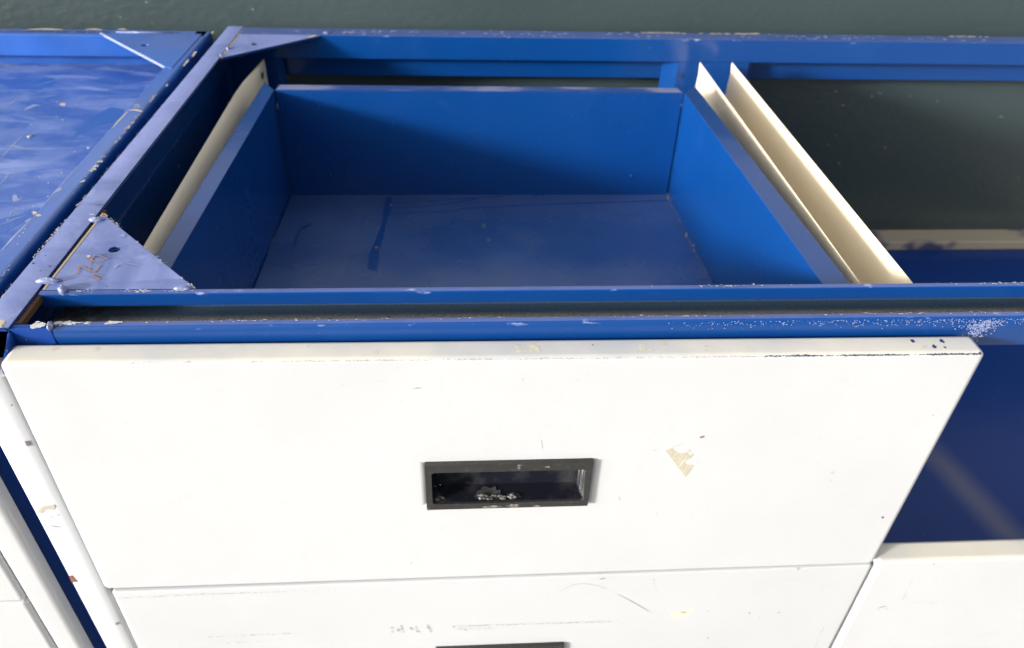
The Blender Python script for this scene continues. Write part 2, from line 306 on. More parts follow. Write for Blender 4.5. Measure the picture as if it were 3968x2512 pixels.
MARKS=[
('gusset','T',0.0,'marker','marker_writing',[(-0.8973,1.6149),(-0.8876,1.6103),(-0.8821,1.6066),(-0.8838,1.6086),(-0.8843,1.6204),(-0.8757,1.6254),(-0.868,1.6235),(-0.8581,1.6165),(-0.8439,1.6069),(-0.8468,1.6027),(-0.8607,1.6128),(-0.8699,1.6198),(-0.8749,1.6204),(-0.8798,1.6186),(-0.8787,1.6087),(-0.8818,1.6017),(-0.8899,1.606),(-0.8994,1.6107)]),
('gusset','T',0.0,'marker','marker_writing',[(-0.8797,1.6056),(-0.8792,1.6),(-0.8728,1.5984),(-0.8638,1.595),(-0.8534,1.5903),(-0.8549,1.5869),(-0.8653,1.5914),(-0.874,1.5949),(-0.8823,1.5969),(-0.8838,1.6049)]),
('gusset','T',0.0,'marker','marker_writing',[(-0.8796,1.5967),(-0.8739,1.5788),(-0.8676,1.5589),(-0.8701,1.558),(-0.8768,1.5778),(-0.8825,1.5957)]),
('gusset','T',0.0,'marker','marker_writing',[(-0.8917,1.5417),(-0.8979,1.5602),(-0.9029,1.5762),(-0.8924,1.5759),(-0.8806,1.5671),(-0.8664,1.5575),(-0.8596,1.5529),(-0.857,1.551),(-0.8554,1.5584),(-0.856,1.5679),(-0.8578,1.5777),(-0.8522,1.5784),(-0.8514,1.5683),(-0.8507,1.5581),(-0.8532,1.5472),(-0.8616,1.5486),(-0.8695,1.5529),(-0.8834,1.5632),(-0.8952,1.5712),(-0.8973,1.5754),(-0.8933,1.5617),(-0.8871,1.5433)]),
('gusset','T',0.0,'marker','marker_writing',[(-0.854,1.5459),(-0.8412,1.5395),(-0.8286,1.5339),(-0.8308,1.5293),(-0.843,1.5357),(-0.8559,1.5421)]),
('gusset','T',0.0,'marker','marker_writing',[(-0.8543,1.5364),(-0.8426,1.5279),(-0.8296,1.5174),(-0.8333,1.513),(-0.8456,1.524),(-0.8575,1.5317)]),
('gusset','T',0.0,'chip_white','chip',[(-0.8882,1.6192),(-0.8875,1.6163),(-0.8899,1.6158),(-0.8911,1.6132),(-0.8942,1.6152),(-0.8972,1.6175),(-0.8983,1.621),(-0.896,1.6223),(-0.8946,1.6234),(-0.8924,1.6225),(-0.8906,1.6211)]),
('gusset','T',0.0,'chip_pale','chip',[(-0.8253,1.6652),(-0.8246,1.6635),(-0.8247,1.6617),(-0.8264,1.6629),(-0.8277,1.6622),(-0.8288,1.6643),(-0.8293,1.6662),(-0.8301,1.6686),(-0.8285,1.6688),(-0.8271,1.6681),(-0.8256,1.6672)]),
('gusset','T',0.0,'chip_pale','chip',[(-0.9043,1.6562),(-0.9054,1.6553),(-0.9047,1.6532),(-0.9068,1.6546),(-0.9082,1.6541),(-0.9097,1.6554),(-0.9088,1.6566),(-0.9098,1.6584),(-0.9082,1.6583),(-0.9069,1.6585),(-0.9061,1.657)]),
('gusset','T',0.0,'chip_pale','chip',[(-0.8424,1.7159),(-0.8415,1.7127),(-0.84,1.7068),(-0.8444,1.71),(-0.8474,1.7092),(-0.8512,1.7132),(-0.8531,1.7188),(-0.8505,1.7211),(-0.8488,1.7227),(-0.8461,1.723),(-0.8425,1.7208)]),
('gusset','T',0.0,'chip_pale','chip',[(-0.7987,1.6828),(-0.7964,1.6796),(-0.7981,1.6774),(-0.8012,1.6767),(-0.8037,1.6803),(-0.808,1.681),(-0.8061,1.6838),(-0.8063,1.6862),(-0.8048,1.6881),(-0.8016,1.6886),(-0.7994,1.6852)]),
('gusset','T',0.0,'chip_pale','chip',[(-0.9275,1.5371),(-0.9276,1.5359),(-0.9279,1.5354),(-0.9284,1.5352),(-0.9291,1.5358),(-0.9297,1.5367),(-0.9301,1.5376),(-0.9306,1.539),(-0.9304,1.54),(-0.9293,1.5386),(-0.9287,1.5379)]),
('gusset','T',0.0,'chip_pale','chip',[(-0.7445,1.5013),(-0.7445,1.4995),(-0.7447,1.4986),(-0.7454,1.4987),(-0.746,1.4988),(-0.7471,1.5002),(-0.7474,1.5022),(-0.7475,1.5036),(-0.7469,1.5035),(-0.7467,1.505),(-0.7458,1.5024)]),
('gusset','T',0.0,'chip_pale','chip',[(-0.7176,1.5987),(-0.7163,1.5949),(-0.7189,1.5949),(-0.7198,1.5921),(-0.7226,1.5931),(-0.7244,1.597),(-0.726,1.6008),(-0.7239,1.6019),(-0.7233,1.6042),(-0.7213,1.6027),(-0.7186,1.6026)]),
('gusset','T',0.0,'chip_pale','chip',[(-0.7134,1.587),(-0.7128,1.5846),(-0.7126,1.5814),(-0.7148,1.5814),(-0.7172,1.5825),(-0.7183,1.5858),(-0.7192,1.5883),(-0.7194,1.5911),(-0.7177,1.5915),(-0.7159,1.5906),(-0.7143,1.5893)]),
('gusset','T',0.0,'chip_pale','chip',[(-0.809,1.5766),(-0.8084,1.5749),(-0.8086,1.5725),(-0.812,1.5722),(-0.815,1.5739),(-0.8168,1.5758),(-0.8169,1.5776),(-0.8154,1.5785),(-0.8141,1.5795),(-0.8115,1.5803),(-0.8084,1.5789)]),
('gusset','T',0.0,'chip_pale','chip',[(-0.8123,1.5701),(-0.8112,1.5679),(-0.8125,1.5665),(-0.8148,1.5664),(-0.8171,1.5674),(-0.8191,1.5691),(-0.8189,1.5711),(-0.8192,1.5731),(-0.8169,1.573),(-0.8151,1.5732),(-0.8127,1.5723)]),
('gusset','T',0.0,'chip_pale','scratch',[(-0.7911,1.5853),(-0.774,1.5829),(-0.7575,1.5751),(-0.7581,1.5736),(-0.7751,1.5793),(-0.7914,1.5839)]),
('gusset','T',0.0,'chip_pale','scratch',[(-0.8806,1.7435),(-0.8668,1.7408),(-0.867,1.7397),(-0.8808,1.7425)]),
('gusset','T',0.0,'chip_pale','scratch',[(-0.7952,1.6549),(-0.7851,1.6619),(-0.7843,1.6607),(-0.7946,1.6539)]),
('gusset','T',0.0,'chip_pale','scratch',[(-0.7881,1.6445),(-0.7714,1.6479),(-0.7711,1.6464),(-0.7878,1.6432)]),
('gusset','T',0.0,'chip_pale','scratch',[(-0.8135,1.6204),(-0.7966,1.6219),(-0.7965,1.6212),(-0.8135,1.6197)]),
('gusset','T',0.0,'chip_pale','scratch',[(-0.8524,1.6413),(-0.833,1.6515),(-0.8328,1.651),(-0.8522,1.6408)]),
('gusset','T',0.0,'chip_pale','scratch',[(-0.7618,1.6405),(-0.7449,1.6318),(-0.7454,1.6308),(-0.7622,1.6396)]),
('gusset','T',0.0,'chip_dark','chip',[(-0.803,1.4896),(-0.8028,1.4882),(-0.8038,1.4879),(-0.8044,1.4871),(-0.8057,1.4877),(-0.8066,1.489),(-0.8075,1.4905),(-0.8072,1.4918),(-0.806,1.4918),(-0.805,1.4916),(-0.8042,1.4905)]),
('gusset','T',0.0,'chip_dark','chip',[(-0.8255,1.6652),(-0.825,1.6635),(-0.8257,1.6631),(-0.8262,1.6625),(-0.8272,1.6631),(-0.8281,1.6645),(-0.8281,1.6658),(-0.8287,1.6675),(-0.828,1.6678),(-0.8272,1.6677),(-0.8264,1.6665)]),
('rail','T',0,'chip_white','chip',[(-0.9548,1.8242),(-0.9547,1.8225),(-0.9579,1.8215),(-0.9618,1.8211),(-0.9643,1.8229),(-0.9665,1.8237),(-0.9682,1.8251),(-0.9675,1.8266),(-0.9635,1.8265),(-0.9599,1.8271),(-0.9565,1.8259)]),
('rail','T',0,'chip_dark','chip',[(-0.9639,1.5753),(-0.9626,1.5729),(-0.9634,1.572),(-0.9645,1.5722),(-0.9656,1.5728),(-0.967,1.5742),(-0.9677,1.5763),(-0.9678,1.578),(-0.967,1.5783),(-0.9662,1.5793),(-0.9646,1.5775)]),
('rail','T',0,'chip_dark','chip',[(-0.9768,1.5561),(-0.9766,1.5548),(-0.9774,1.5545),(-0.9778,1.5533),(-0.979,1.555),(-0.98,1.5555),(-0.9803,1.5567),(-0.9804,1.5577),(-0.9795,1.5577),(-0.9788,1.5586),(-0.9778,1.5572)]),
('rail','T',0,'chip_dark','chip',[(-0.9933,1.622),(-0.9925,1.6206),(-0.9932,1.6205),(-0.9933,1.6196),(-0.9942,1.6205),(-0.9951,1.6213),(-0.996,1.6229),(-0.996,1.6242),(-0.9952,1.6242),(-0.9946,1.6246),(-0.9936,1.6234)]),
('rail','T',0,'chip_dark','chip',[(-1.0045,1.5888),(-1.0049,1.5874),(-1.0047,1.5855),(-1.0067,1.5853),(-1.0093,1.5855),(-1.0116,1.5876),(-1.0118,1.5899),(-1.0107,1.5912),(-1.0102,1.5932),(-1.0076,1.5909),(-1.0061,1.5902)]),
('rail','T',0,'chip_pale','scratch',[(-0.9957,1.8592),(-0.9648,1.8583),(-0.9648,1.8577),(-0.9957,1.8587)]),
('rail','T',0,'chip_dark','scratch',[(-1.0036,1.7912),(-0.9708,1.793),(-0.9708,1.7923),(-1.0036,1.7906)]),
('pan','T',-0.14,'chip_pale','scratch',[(-1.5598,2.5703),(-1.5266,2.5655),(-1.4926,2.5502),(-1.457,2.5406),(-1.4575,2.5381),(-1.4948,2.5434),(-1.5289,2.5588),(-1.5604,2.5673)]),
('pan','T',-0.14,'chip_pale','scratch',[(-1.5443,2.665),(-1.5426,2.6422),(-1.5414,2.6195),(-1.5397,2.5967),(-1.5386,2.574),(-1.537,2.553),(-1.5357,2.532),(-1.5339,2.5111),(-1.5328,2.49),(-1.5315,2.469),(-1.5329,2.4689),(-1.535,2.4898),(-1.5374,2.5108),(-1.539,2.5318),(-1.5411,2.5527),(-1.543,2.5737),(-1.5439,2.5965),(-1.5443,2.6193),(-1.5452,2.6421),(-1.5456,2.6649)]),
('pan','T',-0.14,'chip_pale','scratch',[(-1.4774,2.3589),(-1.4553,2.3562),(-1.4362,2.3632),(-1.4349,2.3608),(-1.4544,2.3471),(-1.4781,2.3563)]),
('pan','T',-0.14,'chip_pale','scratch',[(-1.4539,2.3518),(-1.4494,2.3317),(-1.4468,2.3111),(-1.4475,2.2778),(-1.4497,2.2778),(-1.4517,2.3108),(-1.4548,2.3309),(-1.4558,2.3515)]),
('pan','T',-0.14,'chip_pale','scratch',[(-1.3307,2.0191),(-1.3186,2.0387),(-1.3057,2.0582),(-1.2823,2.0751),(-1.2814,2.0739),(-1.3029,2.0555),(-1.3158,2.0368),(-1.3296,2.0183)]),
('pan','T',-0.14,'chip_pale','scratch',[(-1.3266,2.0674),(-1.338,2.1013),(-1.3036,2.1205),(-1.3026,2.1189),(-1.3324,2.0988),(-1.3249,2.0679)]),
('pan','T',-0.14,'chip_pale','scratch',[(-1.3247,2.0684),(-1.2954,2.0897),(-1.2943,2.0882),(-1.3235,2.0668)]),
('pan','T',-0.14,'chip_pale','scratch',[(-1.5615,2.5258),(-1.5302,2.5165),(-1.5306,2.5152),(-1.5619,2.5246)]),
('pan','T',-0.14,'chip_pale','scratch',[(-1.5111,2.4155),(-1.4962,2.4158),(-1.4962,2.4134),(-1.5111,2.4136)]),
('pan','T',-0.14,'chip_pale','scratch',[(-1.5285,2.4876),(-1.5269,2.4506),(-1.5283,2.4506),(-1.5299,2.4875)]),
('pan','T',-0.14,'chip_pale','mark',[(-1.3651,2.1748),(-1.3761,2.2019),(-1.3666,2.2057),(-1.3505,2.1786),(-1.3388,2.1863),(-1.3461,2.1671),(-1.3555,2.161)]),
('pan','T',-0.14,'chip_white','chip',[(-1.3041,2.2861),(-1.3033,2.284),(-1.3039,2.2826),(-1.3051,2.2819),(-1.3067,2.2841),(-1.3086,2.2849),(-1.3087,2.287),(-1.3091,2.2889),(-1.308,2.2892),(-1.3067,2.2889),(-1.3052,2.2881)]),
('pan','T',-0.14,'chip_white','chip',[(-1.3477,2.3279),(-1.3473,2.3261),(-1.3468,2.324),(-1.3478,2.324),(-1.3491,2.326),(-1.3501,2.3271),(-1.3511,2.3289),(-1.3521,2.3315),(-1.3515,2.3326),(-1.35,2.3314),(-1.3489,2.3292)]),
('pan','T',-0.14,'chip_white','chip',[(-1.2904,2.358),(-1.2906,2.3561),(-1.2908,2.3544),(-1.292,2.3538),(-1.2938,2.3549),(-1.2952,2.357),(-1.2969,2.3594),(-1.2958,2.3606),(-1.295,2.3615),(-1.2938,2.3623),(-1.2924,2.3596)]),
('pan','T',-0.14,'chip_white','chip',[(-1.277,2.5513),(-1.2746,2.5471),(-1.2785,2.5473),(-1.2795,2.5435),(-1.2832,2.5458),(-1.2855,2.5496),(-1.2862,2.5528),(-1.2876,2.557),(-1.2854,2.5594),(-1.2815,2.5557),(-1.2784,2.5547)]),
('pan','T',-0.14,'chip_white','chip',[(-1.3142,2.5211),(-1.3137,2.5188),(-1.3141,2.5177),(-1.3149,2.5179),(-1.3159,2.5177),(-1.3174,2.5196),(-1.3174,2.5219),(-1.3178,2.5236),(-1.3182,2.5261),(-1.3169,2.5256),(-1.3153,2.5236)]),
('pan','T',-0.14,'chip_white','chip',[(-1.257,2.5901),(-1.2547,2.5874),(-1.2556,2.5848),(-1.2586,2.5842),(-1.2617,2.5863),(-1.2624,2.5892),(-1.2656,2.5915),(-1.2631,2.5927),(-1.2623,2.5948),(-1.2594,2.5953),(-1.2566,2.5928)]),
('pan','T',-0.14,'chip_white','chip',[(-1.462,2.7979),(-1.4612,2.7956),(-1.4605,2.7922),(-1.4637,2.7942),(-1.4657,2.7938),(-1.4675,2.7965),(-1.4678,2.7988),(-1.4689,2.8018),(-1.4664,2.8011),(-1.4649,2.8011),(-1.4629,2.8003)]),
('pan','T',-0.14,'chip_white','chip',[(-1.3207,2.0485),(-1.3204,2.0474),(-1.3199,2.0456),(-1.321,2.045),(-1.3227,2.0456),(-1.3235,2.0479),(-1.3246,2.0494),(-1.3244,2.0505),(-1.324,2.0518),(-1.3226,2.0513),(-1.3208,2.0507)]),
('pan','T',-0.14,'chip_white','chip',[(-1.2664,2.1939),(-1.2667,2.1926),(-1.266,2.1904),(-1.2677,2.1913),(-1.269,2.1911),(-1.2703,2.1929),(-1.2719,2.1951),(-1.2712,2.1965),(-1.2704,2.1975),(-1.2688,2.1964),(-1.2673,2.1958)]),
('pan','T',-0.14,'chip_white','chip',[(-1.2831,2.1293),(-1.2818,2.1272),(-1.2827,2.1263),(-1.2841,2.1269),(-1.2853,2.1273),(-1.2865,2.1284),(-1.2879,2.1303),(-1.2869,2.1312),(-1.2869,2.133),(-1.2853,2.1325),(-1.2841,2.1305)]),
('pan','T',-0.14,'chip_white','chip',[(-1.2585,2.0924),(-1.2606,2.0894),(-1.2616,2.0872),(-1.2634,2.0841),(-1.2674,2.0876),(-1.2728,2.0897),(-1.2731,2.0947),(-1.2719,2.0977),(-1.2711,2.1019),(-1.2661,2.0973),(-1.2615,2.0974)]),
('pan','T',-0.14,'chip_cream','chip',[(-1.5161,2.9544),(-1.5142,2.9487),(-1.5103,2.938),(-1.5177,2.9347),(-1.5243,2.939),(-1.5285,2.9431),(-1.5376,2.9471),(-1.535,2.9565),(-1.5318,2.9648),(-1.5238,2.9609),(-1.5174,2.9634)]),
('pan','T',-0.14,'chip_pale','chip',[(-1.5523,2.9738),(-1.5517,2.9702),(-1.5518,2.9673),(-1.5529,2.9651),(-1.5558,2.9683),(-1.5583,2.9716),(-1.5592,2.9753),(-1.5618,2.9811),(-1.5599,2.9825),(-1.5574,2.9826),(-1.5544,2.9779)]),
('pan','T',-0.14,'chip_pale','chip',[(-1.4728,2.9541),(-1.473,2.9497),(-1.4737,2.9464),(-1.4762,2.9457),(-1.4797,2.9469),(-1.4821,2.9518),(-1.4826,2.9555),(-1.4824,2.958),(-1.4816,2.9602),(-1.4792,2.9589),(-1.4757,2.9596)]),
('pan','T',-0.14,'chip_pale','chip',[(-1.8818,3.3636),(-1.88,3.3594),(-1.8839,3.3596),(-1.8849,3.3571),(-1.8885,3.3571),(-1.8915,3.3613),(-1.8925,3.365),(-1.8924,3.3681),(-1.8895,3.368),(-1.8873,3.3679),(-1.8848,3.3662)]),
('pan','T',-0.14,'chip_pale','chip',[(-1.7999,3.3832),(-1.7993,3.3783),(-1.7992,3.3718),(-1.8075,3.3756),(-1.8126,3.3766),(-1.817,3.3804),(-1.818,3.3848),(-1.818,3.3891),(-1.8141,3.3908),(-1.8089,3.3919),(-1.8051,3.3867)]),
('pan','T',-0.14,'chip_pale','chip',[(-1.9075,3.3844),(-1.9121,3.3794),(-1.9118,3.3725),(-1.9209,3.3729),(-1.9292,3.3754),(-1.9343,3.3809),(-1.9412,3.3871),(-1.9322,3.3892),(-1.9307,3.3947),(-1.9228,3.3917),(-1.9146,3.3902)]),
('pan','T',-0.14,'chip_pale','scratch',[(-1.7361,2.9054),(-1.7211,2.9297),(-1.7214,2.9524),(-1.7203,2.9757),(-1.7188,2.9991),(-1.7169,2.9991),(-1.7162,2.9757),(-1.7159,2.9523),(-1.717,2.9282),(-1.7343,2.9041)]),
('pan','T',-0.14,'chip_pale','scratch',[(-1.6429,2.8903),(-1.6415,2.9159),(-1.6324,2.9457),(-1.6013,2.9413),(-1.6012,2.9345),(-1.6196,2.9292),(-1.6245,2.911),(-1.6371,2.8886)]),
('pan','T',-0.14,'chip_pale','scratch',[(-1.4943,3.0156),(-1.4682,3.0417),(-1.4652,3.0387),(-1.4915,3.0128)]),
('pan','T',-0.14,'chip_pale','scratch',[(-1.3685,3.0075),(-1.3469,2.9974),(-1.3488,2.9934),(-1.3702,3.004)]),
('pan','T',-0.14,'chip_pale','scratch',[(-1.7275,3.1326),(-1.7137,3.149),(-1.6999,3.1654),(-1.6861,3.1817),(-1.6719,3.1977),(-1.6572,3.2134),(-1.6425,3.2289),(-1.6415,3.228),(-1.6551,3.2115),(-1.6688,3.195),(-1.6829,3.1789),(-1.6974,3.1631),(-1.7119,3.1474),(-1.7264,3.1316)]),
('pan','T',-0.14,'chip_pale','scratch',[(-1.5853,2.9883),(-1.572,3.0062),(-1.5701,3.0048),(-1.5827,2.9864)]),
('pan','T',-0.14,'chip_pale','scratch',[(-1.4048,3.1207),(-1.3911,3.1397),(-1.3745,3.1562),(-1.3732,3.1551),(-1.387,3.1362),(-1.4036,3.1197)]),
('pan','T',-0.14,'clean_faded','clean_patch',[(-1.3804,2.7388),(-1.3593,2.5806),(-1.3631,2.6467),(-1.3076,2.7636),(-1.2427,2.7887),(-1.2807,2.9016),(-1.3371,2.9269),(-1.3614,2.8618)]),
('pan','T',-0.14,'clean_faded','clean_patch',[(-1.7327,3.1859),(-1.7177,3.2473),(-1.6657,3.2332),(-1.6455,3.1582),(-1.682,3.1134)]),
('pan','T',-0.14,'clean_faded','clean_patch',[(-1.3251,2.0077),(-1.3459,2.053),(-1.3126,2.076),(-1.2841,2.1122),(-1.2662,2.0962),(-1.2822,2.0074),(-1.3018,1.9566)]),
('lrail','T',0,'chip_pale','scratch',[(-1.1075,1.6391),(-1.1088,1.6642),(-1.1101,1.6893),(-1.1102,1.7144),(-1.1087,1.7382),(-1.1067,1.7619),(-1.1047,1.7856),(-1.1029,1.7855),(-1.1032,1.7618),(-1.1035,1.738),(-1.1042,1.7143),(-1.1038,1.6893),(-1.1047,1.6642),(-1.1057,1.6391)]),
('lrail','T',0,'chip_pale','scratch',[(-1.1039,1.8612),(-1.1047,1.8813),(-1.1057,1.9014),(-1.1062,1.9215),(-1.1071,1.9416),(-1.1073,1.9658),(-1.1076,1.99),(-1.1076,2.0142),(-1.1077,2.0384),(-1.1073,2.0669),(-1.1067,2.0954),(-1.1069,2.1231),(-1.1073,2.1507),(-1.1064,2.1508),(-1.1056,2.1231),(-1.1048,2.0954),(-1.1049,2.0669),(-1.1052,2.0384),(-1.105,2.0142),(-1.1047,1.99),(-1.1047,1.9658),(-1.1046,1.9416),(-1.1041,1.9215),(-1.1034,1.9014),(-1.1032,1.8813),(-1.1027,1.8612)]),
('lrail','T',0,'chip_cream','chip',[(-1.1013,1.8323),(-1.1038,1.8288),(-1.1034,1.8247),(-1.1066,1.8247),(-1.1103,1.8259),(-1.1123,1.8307),(-1.1148,1.8344),(-1.1138,1.8369),(-1.1135,1.8408),(-1.1101,1.8421),(-1.1059,1.8371)]),
('lrail','T',0,'chip_cream','chip',[(-1.0845,1.8196),(-1.0876,1.8172),(-1.09,1.8163),(-1.092,1.814),(-1.0962,1.8155),(-1.0998,1.818),(-1.1002,1.821),(-1.1003,1.8241),(-1.0972,1.8259),(-1.0922,1.826),(-1.0893,1.8221)]),
('lrail','T',0,'chip_pale','mark',[(-1.1074,1.9416),(-1.1078,1.9696),(-1.0964,1.9766),(-1.0926,1.959),(-1.1018,1.9471)]),
('lrail','T',0,'chip_pale','chip',[(-1.1052,1.8052),(-1.1022,1.8023),(-1.1038,1.7944),(-1.105,1.7897),(-1.1066,1.7851),(-1.1088,1.7864),(-1.1122,1.7844),(-1.1138,1.7913),(-1.1117,1.7982),(-1.1098,1.8018),(-1.1078,1.8033)]),
('lrail','T',0,'chip_white','chip',[(-1.0819,1.6773),(-1.0818,1.6763),(-1.0815,1.6752),(-1.082,1.6747),(-1.0829,1.6758),(-1.0835,1.6768),(-1.0846,1.6781),(-1.084,1.6786),(-1.0839,1.6792),(-1.0833,1.6792),(-1.0825,1.6785)]),
('lrail','T',0,'chip_white','chip',[(-1.0935,1.7143),(-1.0929,1.713),(-1.0931,1.7123),(-1.0933,1.7114),(-1.0944,1.7123),(-1.0955,1.7134),(-1.0961,1.7151),(-1.0964,1.7165),(-1.0958,1.7169),(-1.0949,1.7165),(-1.0939,1.7159)]),
('lrail','T',0,'chip_white','chip',[(-1.0921,1.7317),(-1.0913,1.7299),(-1.0917,1.729),(-1.0925,1.7288),(-1.0935,1.7301),(-1.0946,1.7308),(-1.0949,1.7324),(-1.0947,1.7331),(-1.0944,1.7335),(-1.0939,1.7335),(-1.0931,1.7328)]),
('lrail','T',0,'chip_white','chip',[(-1.096,1.7506),(-1.096,1.7494),(-1.0963,1.7489),(-1.0963,1.7475),(-1.0974,1.7485),(-1.098,1.7501),(-1.0985,1.7511),(-1.0987,1.752),(-1.0986,1.7529),(-1.098,1.7535),(-1.0968,1.7524)]),
('lrail','T',0,'chip_cream','scratch',[(-1.1035,2.594),(-1.0861,2.5891),(-1.0874,2.5841),(-1.105,2.5884)]),
('lrail','T',0,'chip_cream','scratch',[(-1.1009,2.5715),(-1.0807,2.5747),(-1.0799,2.5694),(-1.1001,2.5661)]),
('lrail','T',0,'chip_cream','scratch',[(-1.1072,2.5424),(-1.0834,2.5496),(-1.0557,2.5297),(-1.0586,2.5247),(-1.0867,2.5363),(-1.1064,2.5371)]),
('lrail','T',0,'chip_cream','scratch',[(-1.1036,2.5283),(-1.1035,2.5036),(-1.1041,2.4788),(-1.1044,2.4542),(-1.1046,2.4335),(-1.1045,2.4128),(-1.1053,2.3921),(-1.1073,2.3921),(-1.1088,2.4128),(-1.1095,2.4335),(-1.1104,2.4542),(-1.1089,2.479),(-1.1078,2.5037),(-1.1059,2.5284)]),
('lrail','T',0,'chip_cream','chip',[(-1.0488,3.1604),(-1.0457,3.1486),(-1.0463,3.1339),(-1.0457,3.1235),(-1.0458,3.1079),(-1.0495,3.1123),(-1.0522,3.1174),(-1.0543,3.1272),(-1.0563,3.1406),(-1.0557,3.1553),(-1.0521,3.1562)]),
('lrail','T',0,'chip_cream','chip',[(-1.0482,3.1279),(-1.0463,3.1172),(-1.0464,3.1073),(-1.0446,3.0964),(-1.0468,3.0927),(-1.0489,3.0954),(-1.0515,3.0895),(-1.0514,3.1034),(-1.0533,3.1115),(-1.0523,3.1193),(-1.0511,3.1282)]),
('lrail','T',0,'chip_cream','chip',[(-1.0515,3.0554),(-1.0495,3.0463),(-1.0482,3.0365),(-1.0485,3.0264),(-1.0491,3.0142),(-1.0519,3.0148),(-1.0551,3.0141),(-1.056,3.0291),(-1.057,3.0401),(-1.0558,3.0491),(-1.055,3.0659)]),
('lrail','T',0,'chip_cream','chip',[(-1.0512,3.0159),(-1.0488,3.0089),(-1.0481,2.9981),(-1.0487,2.9899),(-1.0503,2.9868),(-1.0516,2.9781),(-1.0538,2.9853),(-1.0543,2.9942),(-1.055,3.0007),(-1.0543,3.006),(-1.0538,3.0158)]),
('lrail','T',0,'chip_cream','chip',[(-1.05,3.435),(-1.0486,3.422),(-1.0459,3.4143),(-1.0473,3.4063),(-1.0478,3.3968),(-1.0502,3.3934),(-1.0528,3.4009),(-1.0552,3.4094),(-1.0547,3.4198),(-1.0532,3.4237),(-1.0526,3.4324)]),
('lrail','T',0,'chip_cream','chip',[(-1.0504,2.7866),(-1.0491,2.7797),(-1.0478,2.7744),(-1.048,2.7686),(-1.0494,2.7671),(-1.0506,2.7642),(-1.0524,2.7664),(-1.0539,2.7716),(-1.0551,2.7791),(-1.0538,2.7837),(-1.0529,2.7913)]),
('lrail','T',0,'chip_cream','chip',[(-1.1077,3.3657),(-1.1058,3.3599),(-1.1052,3.3473),(-1.1053,3.3358),(-1.1065,3.3284),(-1.108,3.322),(-1.1095,3.33),(-1.1109,3.3357),(-1.1115,3.3467),(-1.1107,3.356),(-1.1093,3.3589)]),
('lgusset','T',0,'chip_pale','scratch',[(-1.2333,3.305),(-1.2161,3.3184),(-1.1947,3.3215),(-1.1921,3.3153),(-1.2094,3.3022),(-1.231,3.2993)]),
('lback','T',0,'chip_cream','chip',[(-1.8132,3.426),(-1.7908,3.4328),(-1.7682,3.4384),(-1.7441,3.4417),(-1.7175,3.4399),(-1.6924,3.4337),(-1.6671,3.4288),(-1.6677,3.4221),(-1.6935,3.4224),(-1.7194,3.4214),(-1.7438,3.4247),(-1.7656,3.4211),(-1.7889,3.4198),(-1.8123,3.4197)]),
('lback','T',0,'chip_cream','chip',[(-1.5816,3.4355),(-1.5497,3.4514),(-1.5111,3.4354),(-1.5127,3.429),(-1.5499,3.432),(-1.5801,3.4303)]),
('lback','T',0,'chip_cream','chip',[(-1.4522,3.4417),(-1.4342,3.4567),(-1.4113,3.4395),(-1.4141,3.4334),(-1.4353,3.4366),(-1.449,3.4354)]),
('floor','T',-0.487,'clean_blue','clean_patch',[(-0.3144,2.8584),(-0.286,2.8551),(-0.2853,2.7373),(-0.2926,2.6781),(-0.2959,2.6066),(-0.2977,2.5216),(-0.3053,2.4457),(-0.3018,2.298),(-0.3228,2.2983),(-0.3397,2.3163),(-0.3409,2.4143),(-0.3283,2.498),(-0.3226,2.5515),(-0.312,2.635),(-0.3139,2.7525)]),
('floor','T',-0.487,'clean_blue','clean_patch',[(-0.2922,2.8052),(-0.2695,2.8068),(-0.2468,2.8084),(-0.2241,2.8094),(-0.2015,2.8118),(-0.179,2.8143),(-0.1579,2.8168),(-0.137,2.8219),(-0.1157,2.8249),(-0.0945,2.8285),(-0.0733,2.8315),(-0.0523,2.836),(-0.031,2.8394),(-0.0107,2.8426),(0.0096,2.8454),(0.03,2.8478),(0.0504,2.8497),(0.0708,2.8516),(0.0912,2.8535),(0.1114,2.8569),(0.1318,2.859),(0.1522,2.8616),(0.1726,2.8634),(0.1732,2.8579),(0.1529,2.8549),(0.1325,2.8528),(0.1122,2.8502),(0.0917,2.8489),(0.0714,2.8461),(0.0511,2.8433),(0.0308,2.8404),(0.0105,2.8381),(-0.0099,2.8361),(-0.0303,2.8346),(-0.0513,2.8305),(-0.0726,2.8274),(-0.0936,2.8229),(-0.1146,2.8189),(-0.1356,2.8143),(-0.157,2.8119),(-0.1781,2.8069),(-0.201,2.8058),(-0.2237,2.8045),(-0.2463,2.802),(-0.269,2.7999),(-0.2917,2.798)]),
('floor','T',-0.487,'clean_blue','clean_patch',[(-0.2894,2.7637),(-0.2681,2.7642),(-0.247,2.7661),(-0.2259,2.7677),(-0.2048,2.77),(-0.1837,2.7722),(-0.1627,2.7726),(-0.1431,2.7783),(-0.1231,2.7835),(-0.1028,2.7875),(-0.0828,2.7921),(-0.063,2.7997),(-0.0429,2.8068),(-0.0228,2.8136),(-0.0025,2.82),(0.0178,2.8261),(0.038,2.8328),(0.0581,2.8397),(0.06,2.8339),(0.0398,2.8274),(0.0196,2.8207),(-0.0004,2.8135),(-0.0205,2.8066),(-0.0407,2.8),(-0.061,2.7937),(-0.0816,2.7879),(-0.1016,2.7826),(-0.1214,2.7767),(-0.1415,2.772),(-0.1619,2.7679),(-0.1831,2.7648),(-0.2043,2.7636),(-0.2255,2.7625),(-0.2466,2.7608),(-0.2677,2.7592),(-0.2888,2.7563)]),
